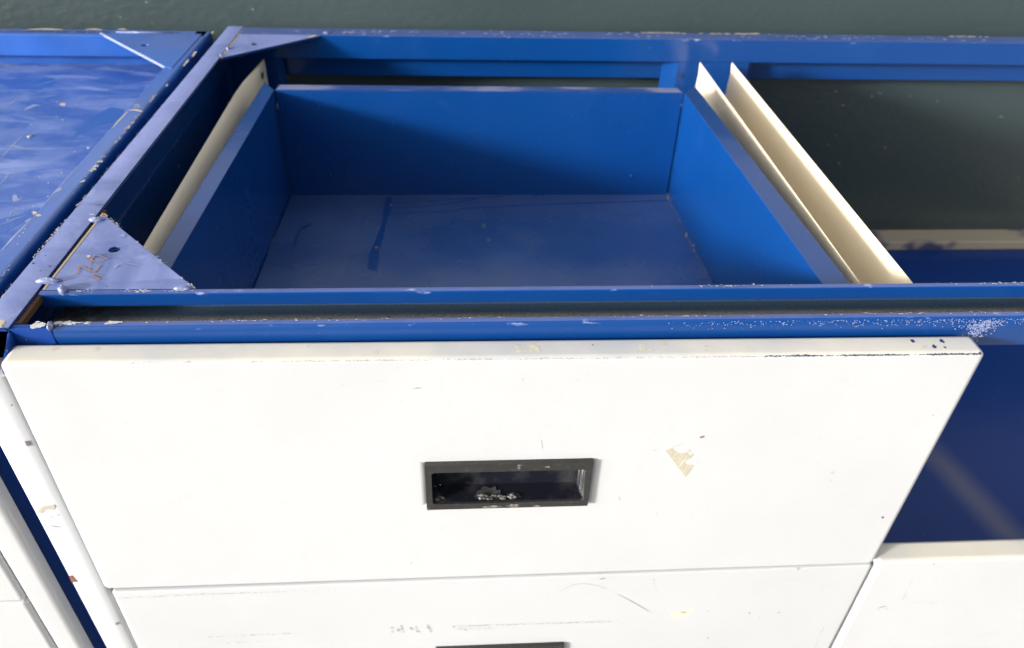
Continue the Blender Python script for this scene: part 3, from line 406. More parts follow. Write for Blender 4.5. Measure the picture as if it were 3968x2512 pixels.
('floor','T',-0.487,'clean_blue','clean_patch',[(-0.2898,2.7154),(-0.2668,2.7168),(-0.244,2.7196),(-0.2213,2.7233),(-0.1986,2.727),(-0.1752,2.728),(-0.1461,2.7268),(-0.1174,2.7261),(-0.0962,2.7304),(-0.0745,2.7338),(-0.0526,2.7361),(-0.0314,2.7393),(-0.014,2.749),(0.0049,2.7584),(0.0256,2.7611),(0.0455,2.7636),(0.0657,2.7644),(0.0856,2.7678),(0.1055,2.771),(0.1254,2.7737),(0.1456,2.7745),(0.1654,2.7782),(0.1855,2.7801),(0.2055,2.7832),(0.2263,2.7831),(0.2467,2.7859),(0.2672,2.7879),(0.2878,2.7886),(0.3084,2.7894),(0.3289,2.7912),(0.3495,2.7928),(0.37,2.7943),(0.3906,2.796),(0.411,2.7988),(0.4317,2.7992),(0.4525,2.8019),(0.4733,2.8029),(0.4941,2.8042),(0.5149,2.8052),(0.5357,2.8061),(0.5565,2.8077),(0.5773,2.8089),(0.5982,2.8091),(0.619,2.8111),(0.6399,2.8101),(0.6606,2.8112),(0.6822,2.8128),(0.7038,2.8148),(0.7254,2.817),(0.7471,2.8189),(0.7686,2.8211),(0.7903,2.823),(0.812,2.8231),(0.8336,2.8256),(0.8552,2.8277),(0.8558,2.8195),(0.8342,2.8181),(0.8125,2.8172),(0.791,2.8139),(0.7693,2.8123),(0.7477,2.8111),(0.726,2.8096),(0.7044,2.8083),(0.6827,2.8069),(0.661,2.8051),(0.6402,2.804),(0.6195,2.8008),(0.5986,2.8006),(0.5779,2.7987),(0.557,2.7977),(0.5362,2.7971),(0.5154,2.7958),(0.4946,2.7947),(0.4738,2.7938),(0.4529,2.7926),(0.4321,2.7931),(0.4117,2.7903),(0.3911,2.7897),(0.3705,2.7882),(0.35,2.7864),(0.3295,2.7847),(0.3089,2.7833),(0.2884,2.7808),(0.268,2.7783),(0.2474,2.777),(0.2268,2.7764),(0.2065,2.7732),(0.1865,2.7714),(0.1666,2.7686),(0.1464,2.7674),(0.1266,2.7635),(0.1066,2.7614),(0.0865,2.7599),(0.0664,2.7585),(0.0466,2.7545),(0.0266,2.7522),(0.0073,2.7501),(-0.0103,2.7414),(-0.0295,2.7331),(-0.0517,2.7297),(-0.0732,2.7254),(-0.095,2.7222),(-0.1171,2.72),(-0.1463,2.721),(-0.175,2.7216),(-0.1973,2.7168),(-0.2202,2.7148),(-0.2431,2.7127),(-0.266,2.7098),(-0.2886,2.7055)]),
('floor','T',-0.487,'clean_blue','clean_patch',[(-0.6236,2.3862),(-0.6266,2.5405),(-0.615,2.6158),(-0.5772,2.6395),(-0.5847,2.6198),(-0.614,2.588),(-0.6157,2.4745)]),
('floor','T',-0.487,'chip_dust','chip',[(-0.2844,2.786),(-0.2851,2.7835),(-0.2854,2.7797),(-0.2872,2.7801),(-0.2891,2.7805),(-0.2901,2.7842),(-0.2913,2.7885),(-0.2903,2.7926),(-0.2878,2.7906),(-0.2862,2.7931),(-0.2845,2.7901)]),
('floor','T',-0.487,'chip_dust','chip',[(-0.3194,2.5956),(-0.3202,2.5933),(-0.3207,2.5903),(-0.3228,2.5904),(-0.3253,2.5904),(-0.3275,2.5935),(-0.3263,2.5972),(-0.3253,2.5995),(-0.3238,2.6015),(-0.3214,2.6017),(-0.3191,2.5994)]),
('floor','T',-0.487,'chip_dust','chip',[(-0.3103,2.4586),(-0.3126,2.4552),(-0.315,2.4528),(-0.3189,2.4497),(-0.3228,2.4531),(-0.3232,2.4573),(-0.3253,2.4607),(-0.3227,2.4632),(-0.3202,2.4668),(-0.3165,2.4633),(-0.3132,2.462)]),
('floor','T',-0.487,'chip_dust','chip',[(-0.3665,2.6353),(-0.3658,2.6321),(-0.3665,2.628),(-0.3694,2.6292),(-0.3713,2.6312),(-0.3741,2.6332),(-0.3722,2.6366),(-0.3721,2.6395),(-0.3707,2.6427),(-0.3686,2.6389),(-0.3658,2.6392)]),
('floor','T',-0.487,'chip_dust','chip',[(-0.324,2.2983),(-0.3251,2.2966),(-0.3257,2.2946),(-0.3273,2.2936),(-0.3291,2.2949),(-0.3306,2.297),(-0.3297,2.2994),(-0.3294,2.3014),(-0.3285,2.305),(-0.3262,2.3027),(-0.3245,2.301)]),
('floor','T',-0.487,'film_spot','chip',[(0.0879,2.6153),(0.0877,2.608),(0.0859,2.5961),(0.0795,2.5974),(0.0752,2.6032),(0.0755,2.6123),(0.0736,2.6196),(0.0748,2.63),(0.0807,2.6306),(0.0859,2.631),(0.0916,2.6265)]),
('floor','T',-0.487,'film_spot','chip',[(0.1045,2.5048),(0.103,2.4958),(0.0986,2.4955),(0.096,2.4948),(0.0913,2.4913),(0.0907,2.5009),(0.0889,2.5103),(0.092,2.519),(0.0964,2.5243),(0.1,2.5175),(0.1051,2.5159)]),
('floor','T',-0.487,'film_spot','chip',[(0.171,2.2707),(0.1698,2.2615),(0.165,2.2616),(0.1615,2.2551),(0.159,2.2613),(0.1551,2.2659),(0.1555,2.2759),(0.1606,2.2789),(0.1633,2.2833),(0.1663,2.2809),(0.1691,2.2778)]),
('floor','T',-0.487,'film_spot','chip',[(0.2526,2.4143),(0.2519,2.4013),(0.2499,2.3999),(0.2486,2.3979),(0.2471,2.3985),(0.2479,2.4101),(0.2481,2.42),(0.2494,2.4355),(0.2518,2.4419),(0.2523,2.43),(0.2524,2.4221)]),
('floor','T',-0.487,'chip_dust','chip',[(0.8696,2.8791),(0.8668,2.8707),(0.861,2.8677),(0.8573,2.8704),(0.8543,2.8719),(0.8495,2.8748),(0.8513,2.8834),(0.8579,2.885),(0.8612,2.8881),(0.8653,2.8892),(0.8667,2.8844)]),
('floor','T',-0.487,'chip_dust','chip',[(0.865,2.843),(0.8607,2.8317),(0.8565,2.8182),(0.8555,2.8258),(0.853,2.8255),(0.8523,2.8344),(0.8567,2.8504),(0.8605,2.8554),(0.8631,2.8596),(0.867,2.8662),(0.8657,2.8544)]),
('floor','T',-0.487,'chip_dust','chip',[(0.8765,2.4603),(0.8749,2.4553),(0.8723,2.4513),(0.869,2.448),(0.8693,2.4545),(0.8682,2.4576),(0.8702,2.4626),(0.872,2.4677),(0.8749,2.4712),(0.8757,2.4667),(0.8774,2.4653)]),
('floor','T',-0.487,'chip_dust','chip',[(0.8705,2.4273),(0.8675,2.4247),(0.866,2.4194),(0.8638,2.4205),(0.862,2.4218),(0.8614,2.4252),(0.8621,2.4299),(0.8652,2.4313),(0.8673,2.4347),(0.8683,2.4319),(0.87,2.431)]),
('floor','T',-0.487,'chip_dust','chip',[(0.8665,2.5351),(0.8634,2.5281),(0.8606,2.5199),(0.8578,2.5165),(0.856,2.5188),(0.8561,2.528),(0.8606,2.5402),(0.8638,2.5504),(0.8676,2.5576),(0.8708,2.5586),(0.8708,2.5491)]),
('front','F',1.265,'sticker','sticker_residue',[(0.4794,-0.3352),(0.487,-0.3308),(0.4947,-0.3274),(0.4976,-0.3326),(0.5065,-0.3401),(0.5143,-0.3469),(0.5275,-0.3451),(0.5342,-0.3417),(0.5365,-0.3483),(0.5415,-0.3544),(0.5477,-0.3531),(0.5472,-0.3634),(0.5414,-0.3661),(0.5335,-0.3748),(0.5371,-0.3839),(0.5441,-0.3878),(0.559,-0.3891),(0.5537,-0.407),(0.5451,-0.432),(0.5324,-0.4132),(0.5198,-0.3938),(0.4994,-0.364)]),
('front','F',1.265,'sticker','sticker_residue',[(0.5428,-0.3383),(0.5413,-0.3408),(0.5402,-0.342),(0.5391,-0.3451),(0.5376,-0.341),(0.5359,-0.3395),(0.5347,-0.3363),(0.5357,-0.334),(0.5373,-0.3333),(0.5392,-0.3319),(0.5404,-0.3358)]),
('front','F',1.265,'sticker','sticker_residue',[(0.5508,-0.3517),(0.5513,-0.3547),(0.5494,-0.3547),(0.5485,-0.3556),(0.547,-0.355),(0.5458,-0.3529),(0.546,-0.3506),(0.5459,-0.3483),(0.5473,-0.3485),(0.5484,-0.3487),(0.5497,-0.3495)]),
('front','F',1.265,'chip_white','scratch',[(0.5205,-0.3944),(0.5269,-0.3755),(0.5366,-0.3526),(0.5375,-0.3529),(0.53,-0.3767),(0.5214,-0.3948)]),
('front','F',1.265,'chip_red','chip',[(0.5657,-0.2902),(0.5675,-0.292),(0.5651,-0.2945),(0.5613,-0.2949),(0.5576,-0.2967),(0.5555,-0.2951),(0.5557,-0.2929),(0.5559,-0.2906),(0.5593,-0.2894),(0.562,-0.2886),(0.5661,-0.2874)]),
('front','F',1.265,'scuff_grey','scratch',[(0.4942,-0.325),(0.5053,-0.3184),(0.5196,-0.3108),(0.5199,-0.3112),(0.5061,-0.3199),(0.4945,-0.3255)]),
('front','F',1.265,'scuff_grey','scratch',[(0.4491,-0.3308),(0.4559,-0.3329),(0.4578,-0.337),(0.4573,-0.3373),(0.4551,-0.334),(0.4489,-0.3313)]),
('front','F',1.265,'scuff_grey','scratch',[(0.4606,-0.3333),(0.4667,-0.3325),(0.4667,-0.333),(0.4607,-0.3339)]),
('front','F',1.265,'scuff_grey','scratch',[(0.4341,-0.292),(0.4384,-0.297),(0.4379,-0.2974),(0.4337,-0.2923)]),
('front','F',1.265,'scuff_grey','scratch',[(0.5612,-0.3703),(0.5702,-0.3825),(0.5697,-0.3829),(0.5608,-0.3706)]),
('front','F',1.265,'scuff_grey','scratch',[(-0.2679,-0.1051),(-0.2576,-0.1119),(-0.258,-0.1125),(-0.2682,-0.1056)]),
('front','F',1.265,'scuff_grey','scratch',[(-0.1824,-0.0999),(-0.1701,-0.1008),(-0.1701,-0.1016),(-0.1824,-0.1005)]),
('front','F',1.265,'scuff_grey','scratch',[(-0.1132,-0.1233),(-0.1022,-0.121),(-0.0922,-0.1212),(-0.092,-0.1225),(-0.1017,-0.1252),(-0.1131,-0.1247)]),
('front','F',1.265,'scuff_grey','scratch',[(-0.2087,-0.1024),(-0.206,-0.1029),(-0.2061,-0.1038),(-0.2089,-0.1035)]),
('front','F',1.265,'film_pale','chip',[(-0.1401,-0.0644),(-0.1397,-0.0661),(-0.1411,-0.0662),(-0.142,-0.0663),(-0.1432,-0.0664),(-0.144,-0.0652),(-0.1443,-0.0632),(-0.1431,-0.0618),(-0.1417,-0.0623),(-0.1405,-0.0615),(-0.1393,-0.0624)]),
('front','F',1.265,'film_pale','chip',[(0.1305,-0.1038),(0.1313,-0.1067),(0.1295,-0.1072),(0.1282,-0.1076),(0.1273,-0.106),(0.1253,-0.1052),(0.1256,-0.1025),(0.1259,-0.0994),(0.1279,-0.0995),(0.1292,-0.1007),(0.1303,-0.1019)]),
('front','F',1.265,'film_pale','chip',[(-0.0585,-0.1214),(-0.0581,-0.1225),(-0.0594,-0.1225),(-0.0601,-0.1225),(-0.0609,-0.1224),(-0.0611,-0.1217),(-0.0614,-0.121),(-0.0611,-0.1201),(-0.0601,-0.1198),(-0.0594,-0.1204),(-0.0588,-0.1208)]),
('front','F',1.265,'film_pale','chip',[(-0.1373,-0.1602),(-0.1374,-0.1612),(-0.1384,-0.1616),(-0.1393,-0.1618),(-0.1405,-0.1617),(-0.1402,-0.1605),(-0.1403,-0.1598),(-0.14,-0.159),(-0.1391,-0.1586),(-0.1379,-0.1584),(-0.1374,-0.1594)]),
('front','F',1.265,'film_pale','chip',[(0.2518,-0.1083),(0.2512,-0.1098),(0.2507,-0.1115),(0.2492,-0.1119),(0.2482,-0.1101),(0.2477,-0.1088),(0.2474,-0.1075),(0.2478,-0.1061),(0.2486,-0.1044),(0.2499,-0.1059),(0.2512,-0.1065)]),
('front','F',1.265,'scuff_grey','scratch',[(0.1786,-0.2907),(0.1826,-0.3182),(0.1814,-0.3184),(0.1775,-0.2908)]),
('front','F',1.265,'film_pale','chip',[(0.3888,-0.5051),(0.3903,-0.5115),(0.3888,-0.5131),(0.3874,-0.5121),(0.3859,-0.5132),(0.3841,-0.5084),(0.3839,-0.502),(0.3851,-0.4999),(0.3849,-0.4921),(0.387,-0.4969),(0.3887,-0.4993)]),
('front','F',1.265,'film_pale','chip',[(0.9262,-0.4289),(0.9242,-0.4314),(0.9229,-0.4337),(0.9199,-0.4337),(0.9172,-0.4317),(0.9155,-0.4297),(0.912,-0.4266),(0.9143,-0.4245),(0.916,-0.4215),(0.9199,-0.4251),(0.9228,-0.4262)]),
('front','F',1.265,'film_pale','chip',[(0.9263,-0.4576),(0.9291,-0.4611),(0.9263,-0.4629),(0.9228,-0.4636),(0.9196,-0.461),(0.9186,-0.4583),(0.9168,-0.456),(0.9184,-0.4544),(0.9206,-0.4542),(0.9231,-0.4529),(0.9253,-0.4553)]),
('front','F',1.265,'scuff_grey','chip',[(1.1108,-0.2356),(1.1116,-0.2365),(1.1109,-0.2376),(1.1081,-0.2377),(1.106,-0.2367),(1.1055,-0.2358),(1.1034,-0.2348),(1.1058,-0.2345),(1.1068,-0.2338),(1.1088,-0.2344),(1.1119,-0.2344)]),
('front','F',1.265,'scuff_grey','chip',[(-0.1445,-0.7445),(-0.1451,-0.7462),(-0.1461,-0.747),(-0.1471,-0.7479),(-0.1486,-0.7477),(-0.1486,-0.7452),(-0.1482,-0.7436),(-0.1479,-0.7418),(-0.1468,-0.7401),(-0.1457,-0.7417),(-0.1447,-0.7425)]),
('front','F',1.265,'scuff_grey','chip',[(0.8549,-0.3053),(0.8551,-0.3067),(0.8534,-0.3058),(0.8526,-0.3045),(0.8528,-0.3032),(0.8546,-0.304)]),
('front','F',1.265,'scuff_grey','chip',[(0.1493,-0.2624),(0.1483,-0.2623),(0.1475,-0.2611),(0.1474,-0.2601),(0.1481,-0.2596),(0.1492,-0.2609)]),
('front','F',1.265,'scuff_grey','chip',[(-0.5527,-0.6874),(-0.5533,-0.6885),(-0.5542,-0.6884),(-0.554,-0.687),(-0.5535,-0.6859),(-0.553,-0.6865)]),
('front','F',1.265,'scuff_grey','chip',[(0.2776,-0.2474),(0.277,-0.2476),(0.2767,-0.2464),(0.2768,-0.2454),(0.2775,-0.2456),(0.278,-0.2469)]),
('front','F',1.265,'scuff_grey','chip',[(0.8759,-0.6989),(0.875,-0.6987),(0.8744,-0.6972),(0.8747,-0.6957),(0.8758,-0.697),(0.8766,-0.6984)]),
('front','F',1.265,'scuff_grey','chip',[(0.6244,-0.5515),(0.6236,-0.5528),(0.6229,-0.5521),(0.6227,-0.5503),(0.6234,-0.5489),(0.6241,-0.5498)]),
('front','F',1.265,'scuff_grey','chip',[(0.5528,-0.4048),(0.5518,-0.4048),(0.5515,-0.4032),(0.5514,-0.4014),(0.5528,-0.402),(0.5537,-0.4041)]),
('front','F',1.265,'scuff_grey','chip',[(-0.5955,-0.383),(-0.5965,-0.3837),(-0.5972,-0.3828),(-0.5977,-0.3818),(-0.5967,-0.3812),(-0.5959,-0.3819)]),
('front','F',1.265,'scuff_grey','chip',[(0.3816,-0.2378),(0.3808,-0.2377),(0.3803,-0.2366),(0.3805,-0.2358),(0.3811,-0.236),(0.3818,-0.2369)]),
('front','F',1.265,'scuff_grey','chip',[(-0.0608,-0.4401),(-0.0615,-0.4401),(-0.0624,-0.4385),(-0.0616,-0.4376),(-0.0609,-0.438),(-0.0605,-0.4391)]),
('front','F',1.265,'scuff_grey','chip',[(0.5691,-0.1761),(0.5681,-0.1758),(0.5679,-0.1747),(0.5679,-0.1734),(0.569,-0.1738),(0.5695,-0.1753)]),
('front','F',1.265,'scuff_grey','chip',[(0.7509,-0.4808),(0.75,-0.4819),(0.7485,-0.4798),(0.7493,-0.4784),(0.7503,-0.4785),(0.7513,-0.4797)]),
('front','F',1.265,'scuff_grey','chip',[(-0.4887,-0.2901),(-0.4892,-0.2908),(-0.4899,-0.2911),(-0.4899,-0.2901),(-0.4894,-0.2894),(-0.4887,-0.2889)]),
('front','F',1.265,'scuff_grey','chip',[(0.8735,-0.5351),(0.8728,-0.5352),(0.872,-0.5347),(0.8716,-0.5332),(0.8725,-0.5327),(0.8736,-0.5337)]),
('front','F',1.265,'scuff_grey','chip',[(0.4919,-0.571),(0.4905,-0.5708),(0.4896,-0.5683),(0.4901,-0.5662),(0.4918,-0.5672),(0.4925,-0.5696)]),
('front','F',1.265,'scuff_grey','chip',[(-0.3446,-0.2718),(-0.3455,-0.272),(-0.3459,-0.2709),(-0.3449,-0.2701),(-0.3442,-0.2703),(-0.3438,-0.2711)]),
('front','F',1.265,'scuff_grey','chip',[(-0.0695,-0.1795),(-0.07,-0.1799),(-0.0705,-0.1796),(-0.071,-0.179),(-0.0705,-0.1782),(-0.0695,-0.1786)]),
('front','F',1.265,'scuff_grey','chip',[(-0.1505,-0.6539),(-0.1507,-0.6551),(-0.1516,-0.6551),(-0.1518,-0.6539),(-0.1514,-0.6526),(-0.1506,-0.6529)]),
('front','F',1.265,'scuff_grey','chip',[(0.9041,-0.4824),(0.9034,-0.483),(0.9022,-0.4816),(0.9019,-0.4804),(0.9024,-0.4798),(0.9035,-0.4812)]),
('front','F',1.265,'scuff_grey','chip',[(0.2071,-0.2272),(0.2062,-0.2281),(0.2052,-0.2278),(0.2043,-0.2266),(0.2051,-0.2254),(0.2063,-0.2261)]),
('front','F',1.265,'scuff_grey','chip',[(0.4279,-0.1822),(0.427,-0.1817),(0.4265,-0.1805),(0.4263,-0.1795),(0.4271,-0.1797),(0.4278,-0.1808)]),
('front','F',1.265,'scuff_grey','chip',[(-0.4023,-0.2433),(-0.4028,-0.2431),(-0.403,-0.2421),(-0.4027,-0.2413),(-0.402,-0.2411),(-0.4019,-0.2425)]),
('front','F',1.265,'scuff_grey','chip',[(-0.4928,-0.2776),(-0.4934,-0.2781),(-0.4944,-0.277),(-0.4942,-0.2761),(-0.4937,-0.2753),(-0.4928,-0.2767)]),
('front','F',1.265,'scuff_grey','chip',[(0.469,-0.3693),(0.4683,-0.3696),(0.4668,-0.3692),(0.4663,-0.3679),(0.4672,-0.3677),(0.4685,-0.3683)]),
('front','F',1.265,'scuff_grey','chip',[(0.7643,-0.4528),(0.7633,-0.4529),(0.7626,-0.4516),(0.7625,-0.4503),(0.7636,-0.4497),(0.7643,-0.4514)]),
('front','F',1.265,'scuff_grey','chip',[(-0.0731,-0.4439),(-0.0741,-0.4434),(-0.0747,-0.4426),(-0.0751,-0.4412),(-0.0741,-0.4409),(-0.0735,-0.4424)]),
('front','F',1.265,'chip_dark','chip',[(1.1102,-0.6093),(1.1117,-0.6118),(1.11,-0.6125),(1.1086,-0.6139),(1.1067,-0.6113),(1.1046,-0.6102),(1.1047,-0.6081),(1.1046,-0.6062),(1.1054,-0.6043),(1.1078,-0.6053),(1.1104,-0.6064)]),
('front','T',-0.045,'chip_blue','chip',[(1.0172,1.3072),(1.0143,1.3062),(1.0113,1.3057),(1.011,1.3099),(1.0097,1.3123),(1.0109,1.3152),(1.0123,1.3184),(1.0146,1.3169),(1.0179,1.3185),(1.0179,1.3143),(1.0189,1.3108)]),
('front','T',-0.045,'chip_blue','chip',[(1.0866,1.3049),(1.0834,1.303),(1.081,1.3059),(1.078,1.307),(1.0768,1.3113),(1.0802,1.3138),(1.0811,1.318),(1.0841,1.3185),(1.0861,1.3158),(1.0868,1.3126),(1.0863,1.3098)]),
('front','T',-0.045,'chip_blue','chip',[(1.0581,1.2885),(1.0559,1.2845),(1.0528,1.2858),(1.0511,1.2874),(1.049,1.2892),(1.0504,1.2926),(1.0522,1.2959),(1.0553,1.2969),(1.0576,1.296),(1.0581,1.2936),(1.0609,1.2917)]),
('front','T',-0.045,'chip_blue','chip',[(1.0801,1.2847),(1.0784,1.2848),(1.077,1.2845),(1.0758,1.2858),(1.0756,1.2878),(1.0755,1.2904),(1.0771,1.2918),(1.0787,1.2909),(1.0799,1.2902),(1.0811,1.2888),(1.0802,1.287)]),
('front','T',-0.045,'chip_dark','scratch',[(1.0569,1.3002),(1.057,1.2927),(1.0524,1.2845),(1.0514,1.2849),(1.0545,1.2934),(1.0558,1.3003)]),
('front','T',-0.045,'stain_yellow','stain',[(0.1054,1.3185),(0.1124,1.3047),(0.1224,1.2936),(0.138,1.2845),(0.1362,1.2922),(0.1234,1.3021),(0.1136,1.3146)]),
('front','T',-0.045,'stain_yellow','stain',[(0.134,1.3185),(0.1431,1.3022),(0.155,1.2875),(0.1643,1.2845),(0.1669,1.2922),(0.1608,1.3069),(0.1482,1.3183)]),
('front','T',-0.045,'stain_yellow','stain',[(0.3991,1.3005),(0.3975,1.2916),(0.392,1.2906),(0.3879,1.2878),(0.3802,1.2845),(0.3798,1.2954),(0.3851,1.3045),(0.3879,1.3128),(0.3927,1.3116),(0.3964,1.3115),(0.3988,1.3075)]),
('front','T',-0.045,'stain_yellow','stain',[(0.4464,1.3026),(0.4422,1.2966),(0.4397,1.2931),(0.4378,1.2939),(0.4365,1.2957),(0.4332,1.298),(0.4359,1.307),(0.439,1.3154),(0.4428,1.3185),(0.4455,1.3167),(0.4446,1.3084)]),
('front','T',-0.045,'chip_tan','chip',[(0.2841,1.3091),(0.2838,1.3079),(0.2828,1.3074),(0.2818,1.3071),(0.2803,1.3068),(0.2801,1.3085),(0.281,1.3097),(0.2813,1.311),(0.2824,1.3126),(0.284,1.3122),(0.2848,1.3108)]),
('front','T',-0.045,'stain_yellow','stain',[(0.5373,1.2871),(0.5342,1.2847),(0.5308,1.2845),(0.5277,1.2849),(0.5263,1.2873),(0.5293,1.2893),(0.5323,1.29),(0.5353,1.2895)]),
('front','T',-0.045,'stain_yellow','stain',[(-0.1818,1.2892),(-0.1835,1.2851),(-0.1871,1.2845),(-0.1904,1.2858),(-0.1917,1.2894),(-0.1916,1.2937),(-0.1881,1.2962),(-0.1838,1.2939)]),
('front','T',-0.045,'stain_yellow','stain',[(-0.3324,1.3134),(-0.3329,1.3112),(-0.3336,1.3093),(-0.3351,1.3107),(-0.336,1.3134),(-0.3366,1.3172),(-0.335,1.3185),(-0.3333,1.3163)]),
('front','T',-0.045,'stain_yellow','stain',[(0.5473,1.3005),(0.5446,1.298),(0.5382,1.297),(0.5332,1.2986),(0.5295,1.3009),(0.5339,1.3033),(0.5401,1.3043),(0.5434,1.3022)]),
('front','T',-0.045,'stain_yellow','stain',[(-0.5359,1.3108),(-0.5382,1.309),(-0.5412,1.308),(-0.545,1.3089),(-0.5482,1.3111),(-0.5455,1.3128),(-0.5427,1.314),(-0.5386,1.3131)]),
('front','T',-0.045,'stain_yellow','stain',[(0.3884,1.2986),(0.3866,1.2952),(0.3836,1.2954),(0.381,1.2957),(0.3802,1.2988),(0.3826,1.3012),(0.3849,1.3019),(0.3886,1.3027)]),
('front','T',-0.045,'stain_yellow','stain',[(-0.8545,1.3153),(-0.855,1.3139),(-0.8565,1.3128),(-0.8599,1.313),(-0.8602,1.3154),(-0.8606,1.3172),(-0.8588,1.3185),(-0.8556,1.3174)]),
('front','T',-0.045,'stain_yellow','stain',[(-0.8593,1.3117),(-0.8593,1.3083),(-0.8605,1.306),(-0.8637,1.3077),(-0.8655,1.3118),(-0.8675,1.3164),(-0.8655,1.3185),(-0.8619,1.3158)]),
('front','T',-0.045,'stain_yellow','stain',[(0.1496,1.2897),(0.1495,1.2863),(0.144,1.2845),(0.1395,1.2869),(0.1359,1.29),(0.1398,1.293),(0.1448,1.295),(0.1505,1.2934)]),
('front','T',-0.045,'stain_yellow','stain',[(0.415,1.2899),(0.4108,1.287),(0.4067,1.2845),(0.4022,1.2862),(0.4035,1.2901),(0.4035,1.2944),(0.4087,1.2942),(0.413,1.2935)]),
('front','T',-0.045,'stain_yellow','stain',[(0.126,1.2888),(0.1218,1.286),(0.1172,1.2845),(0.1111,1.285),(0.1118,1.2891),(0.1125,1.2926),(0.1179,1.2947),(0.1209,1.2911)]),
('front','T',-0.045,'stain_yellow','stain',[(0.6349,1.2898),(0.6301,1.2869),(0.6264,1.2845),(0.6227,1.2858),(0.6219,1.2901),(0.6246,1.2952),(0.6302,1.2966),(0.6343,1.2946)]),
('front','T',-0.045,'stain_yellow','stain',[(-0.7677,1.3108),(-0.7702,1.3071),(-0.7734,1.3039),(-0.7795,1.3068),(-0.7838,1.3111),(-0.7831,1.3157),(-0.7787,1.3185),(-0.772,1.3157)]),
('front','T',-0.045,'stain_yellow','stain',[(1.0365,1.2911),(1.0323,1.2887),(1.0276,1.2845),(1.0261,1.2881),(1.0257,1.2913),(1.0297,1.2937),(1.033,1.2952),(1.0382,1.2958)]),
('lower','F',1.265,'scuff_grey','scratch',[(0.2565,-0.8993),(0.2745,-0.883),(0.2928,-0.8665),(0.3265,-0.8595),(0.3468,-0.8658),(0.3668,-0.8725),(0.3953,-0.8906),(0.3948,-0.8914),(0.3661,-0.8738),(0.3462,-0.8678),(0.3265,-0.8615),(0.2937,-0.8685),(0.2754,-0.8841),(0.257,-0.8999)]),
('lower','F',1.265,'scuff_dark','scratch',[(0.4302,-0.9176),(0.4478,-0.9323),(0.4653,-0.947),(0.4828,-0.9618),(0.4997,-0.978),(0.5165,-0.9941),(0.5332,-1.0103),(0.5326,-1.011),(0.5153,-0.9953),(0.4982,-0.9796),(0.481,-0.9638),(0.4638,-0.9488),(0.4466,-0.9336),(0.4295,-0.9184)]),
('lower','F',1.265,'stain_yellow','stain',[(0.5982,-1.0321),(0.6131,-1.0184),(0.6507,-1.0062),(0.663,-0.9954),(0.6589,-1.0212),(0.645,-1.0399),(0.6239,-1.0504),(0.6037,-1.0492)]),
('lower','F',1.265,'scuff_brown','chip',[(0.6436,-1.0179),(0.6457,-1.021),(0.6425,-1.0249),(0.6361,-1.0248),(0.6321,-1.0243),(0.6291,-1.0229),(0.6264,-1.0205),(0.6293,-1.0173),(0.6341,-1.0162),(0.6384,-1.014),(0.6415,-1.0159)]),
('lower','F',1.265,'scuff_grey','chip',[(0.8424,-1.0373),(0.8442,-1.0409),(0.8414,-1.0407),(0.84,-1.0422),(0.8374,-1.0418),(0.8359,-1.0384),(0.8342,-1.0349),(0.8364,-1.0334),(0.8372,-1.03),(0.8398,-1.0338),(0.8429,-1.0336)]),
('lower','F',1.265,'scuff_grey','chip',[(0.9357,-1.04),(0.9334,-1.0408),(0.9323,-1.0418),(0.9293,-1.0432),(0.9254,-1.0417),(0.9227,-1.0401),(0.9219,-1.0383),(0.9266,-1.0381),(0.9283,-1.0373),(0.9316,-1.0374),(0.9361,-1.0382)]),
('lower','F',1.265,'scuff_grey','chip',[(0.7415,-1.1628),(0.7392,-1.1644),(0.7396,-1.1679),(0.7365,-1.1668),(0.7345,-1.1651),(0.7337,-1.1631),(0.7324,-1.161),(0.733,-1.1589),(0.735,-1.1582),(0.7371,-1.1591),(0.7402,-1.1596)]),
('lower','F',1.265,'scuff_grey','chip',[(0.9371,-0.827),(0.9365,-0.8292),(0.9362,-0.8322),(0.9331,-0.8307),(0.9307,-0.8301),(0.9297,-0.8276),(0.9288,-0.8255),(0.9273,-0.8216),(0.9306,-0.8215),(0.9334,-0.8224),(0.9361,-0.8241)]),
('lower','F',1.265,'scuff_grey','chip',[(0.8764,-1.0611),(0.8761,-1.0626),(0.8751,-1.0633),(0.8739,-1.063),(0.873,-1.0623),(0.8721,-1.0614),(0.8714,-1.0601),(0.8724,-1.0595),(0.8726,-1.0579),(0.8741,-1.0588),(0.8751,-1.0599)]),
('lower','F',1.265,'scuff_grey','chip',[(0.7119,-1.0196),(0.7121,-1.021),(0.711,-1.0214),(0.71,-1.0227),(0.7087,-1.0214),(0.7084,-1.0199),(0.7081,-1.0188),(0.7074,-1.0167),(0.709,-1.0166),(0.7103,-1.0174),(0.7118,-1.0179)]),
('lower','F',1.265,'scuff_grey','chip',[(0.5262,-0.853),(0.5274,-0.8556),(0.5265,-0.8573),(0.5249,-0.8569),(0.5239,-0.8548),(0.5228,-0.8538),(0.5218,-0.8515),(0.5227,-0.8499),(0.524,-0.85),(0.525,-0.8503),(0.5258,-0.8516)]),
('lower','F',1.265,'scuff_grey','chip',[(0.3889,-0.8421),(0.3854,-0.8434),(0.383,-0.8449),(0.3772,-0.846),(0.3703,-0.8446),(0.3689,-0.842),(0.3667,-0.8397),(0.3734,-0.8393),(0.3762,-0.8368),(0.3835,-0.8377),(0.3868,-0.8401)]),
('lower','F',1.265,'scuff_grey','chip',[(0.3748,-0.8178),(0.3725,-0.8188),(0.372,-0.8205),(0.3689,-0.8195),(0.3658,-0.8196),(0.3642,-0.8181),(0.3637,-0.8163),(0.3658,-0.8152),(0.3687,-0.8158),(0.3706,-0.8158),(0.3732,-0.8163)]),
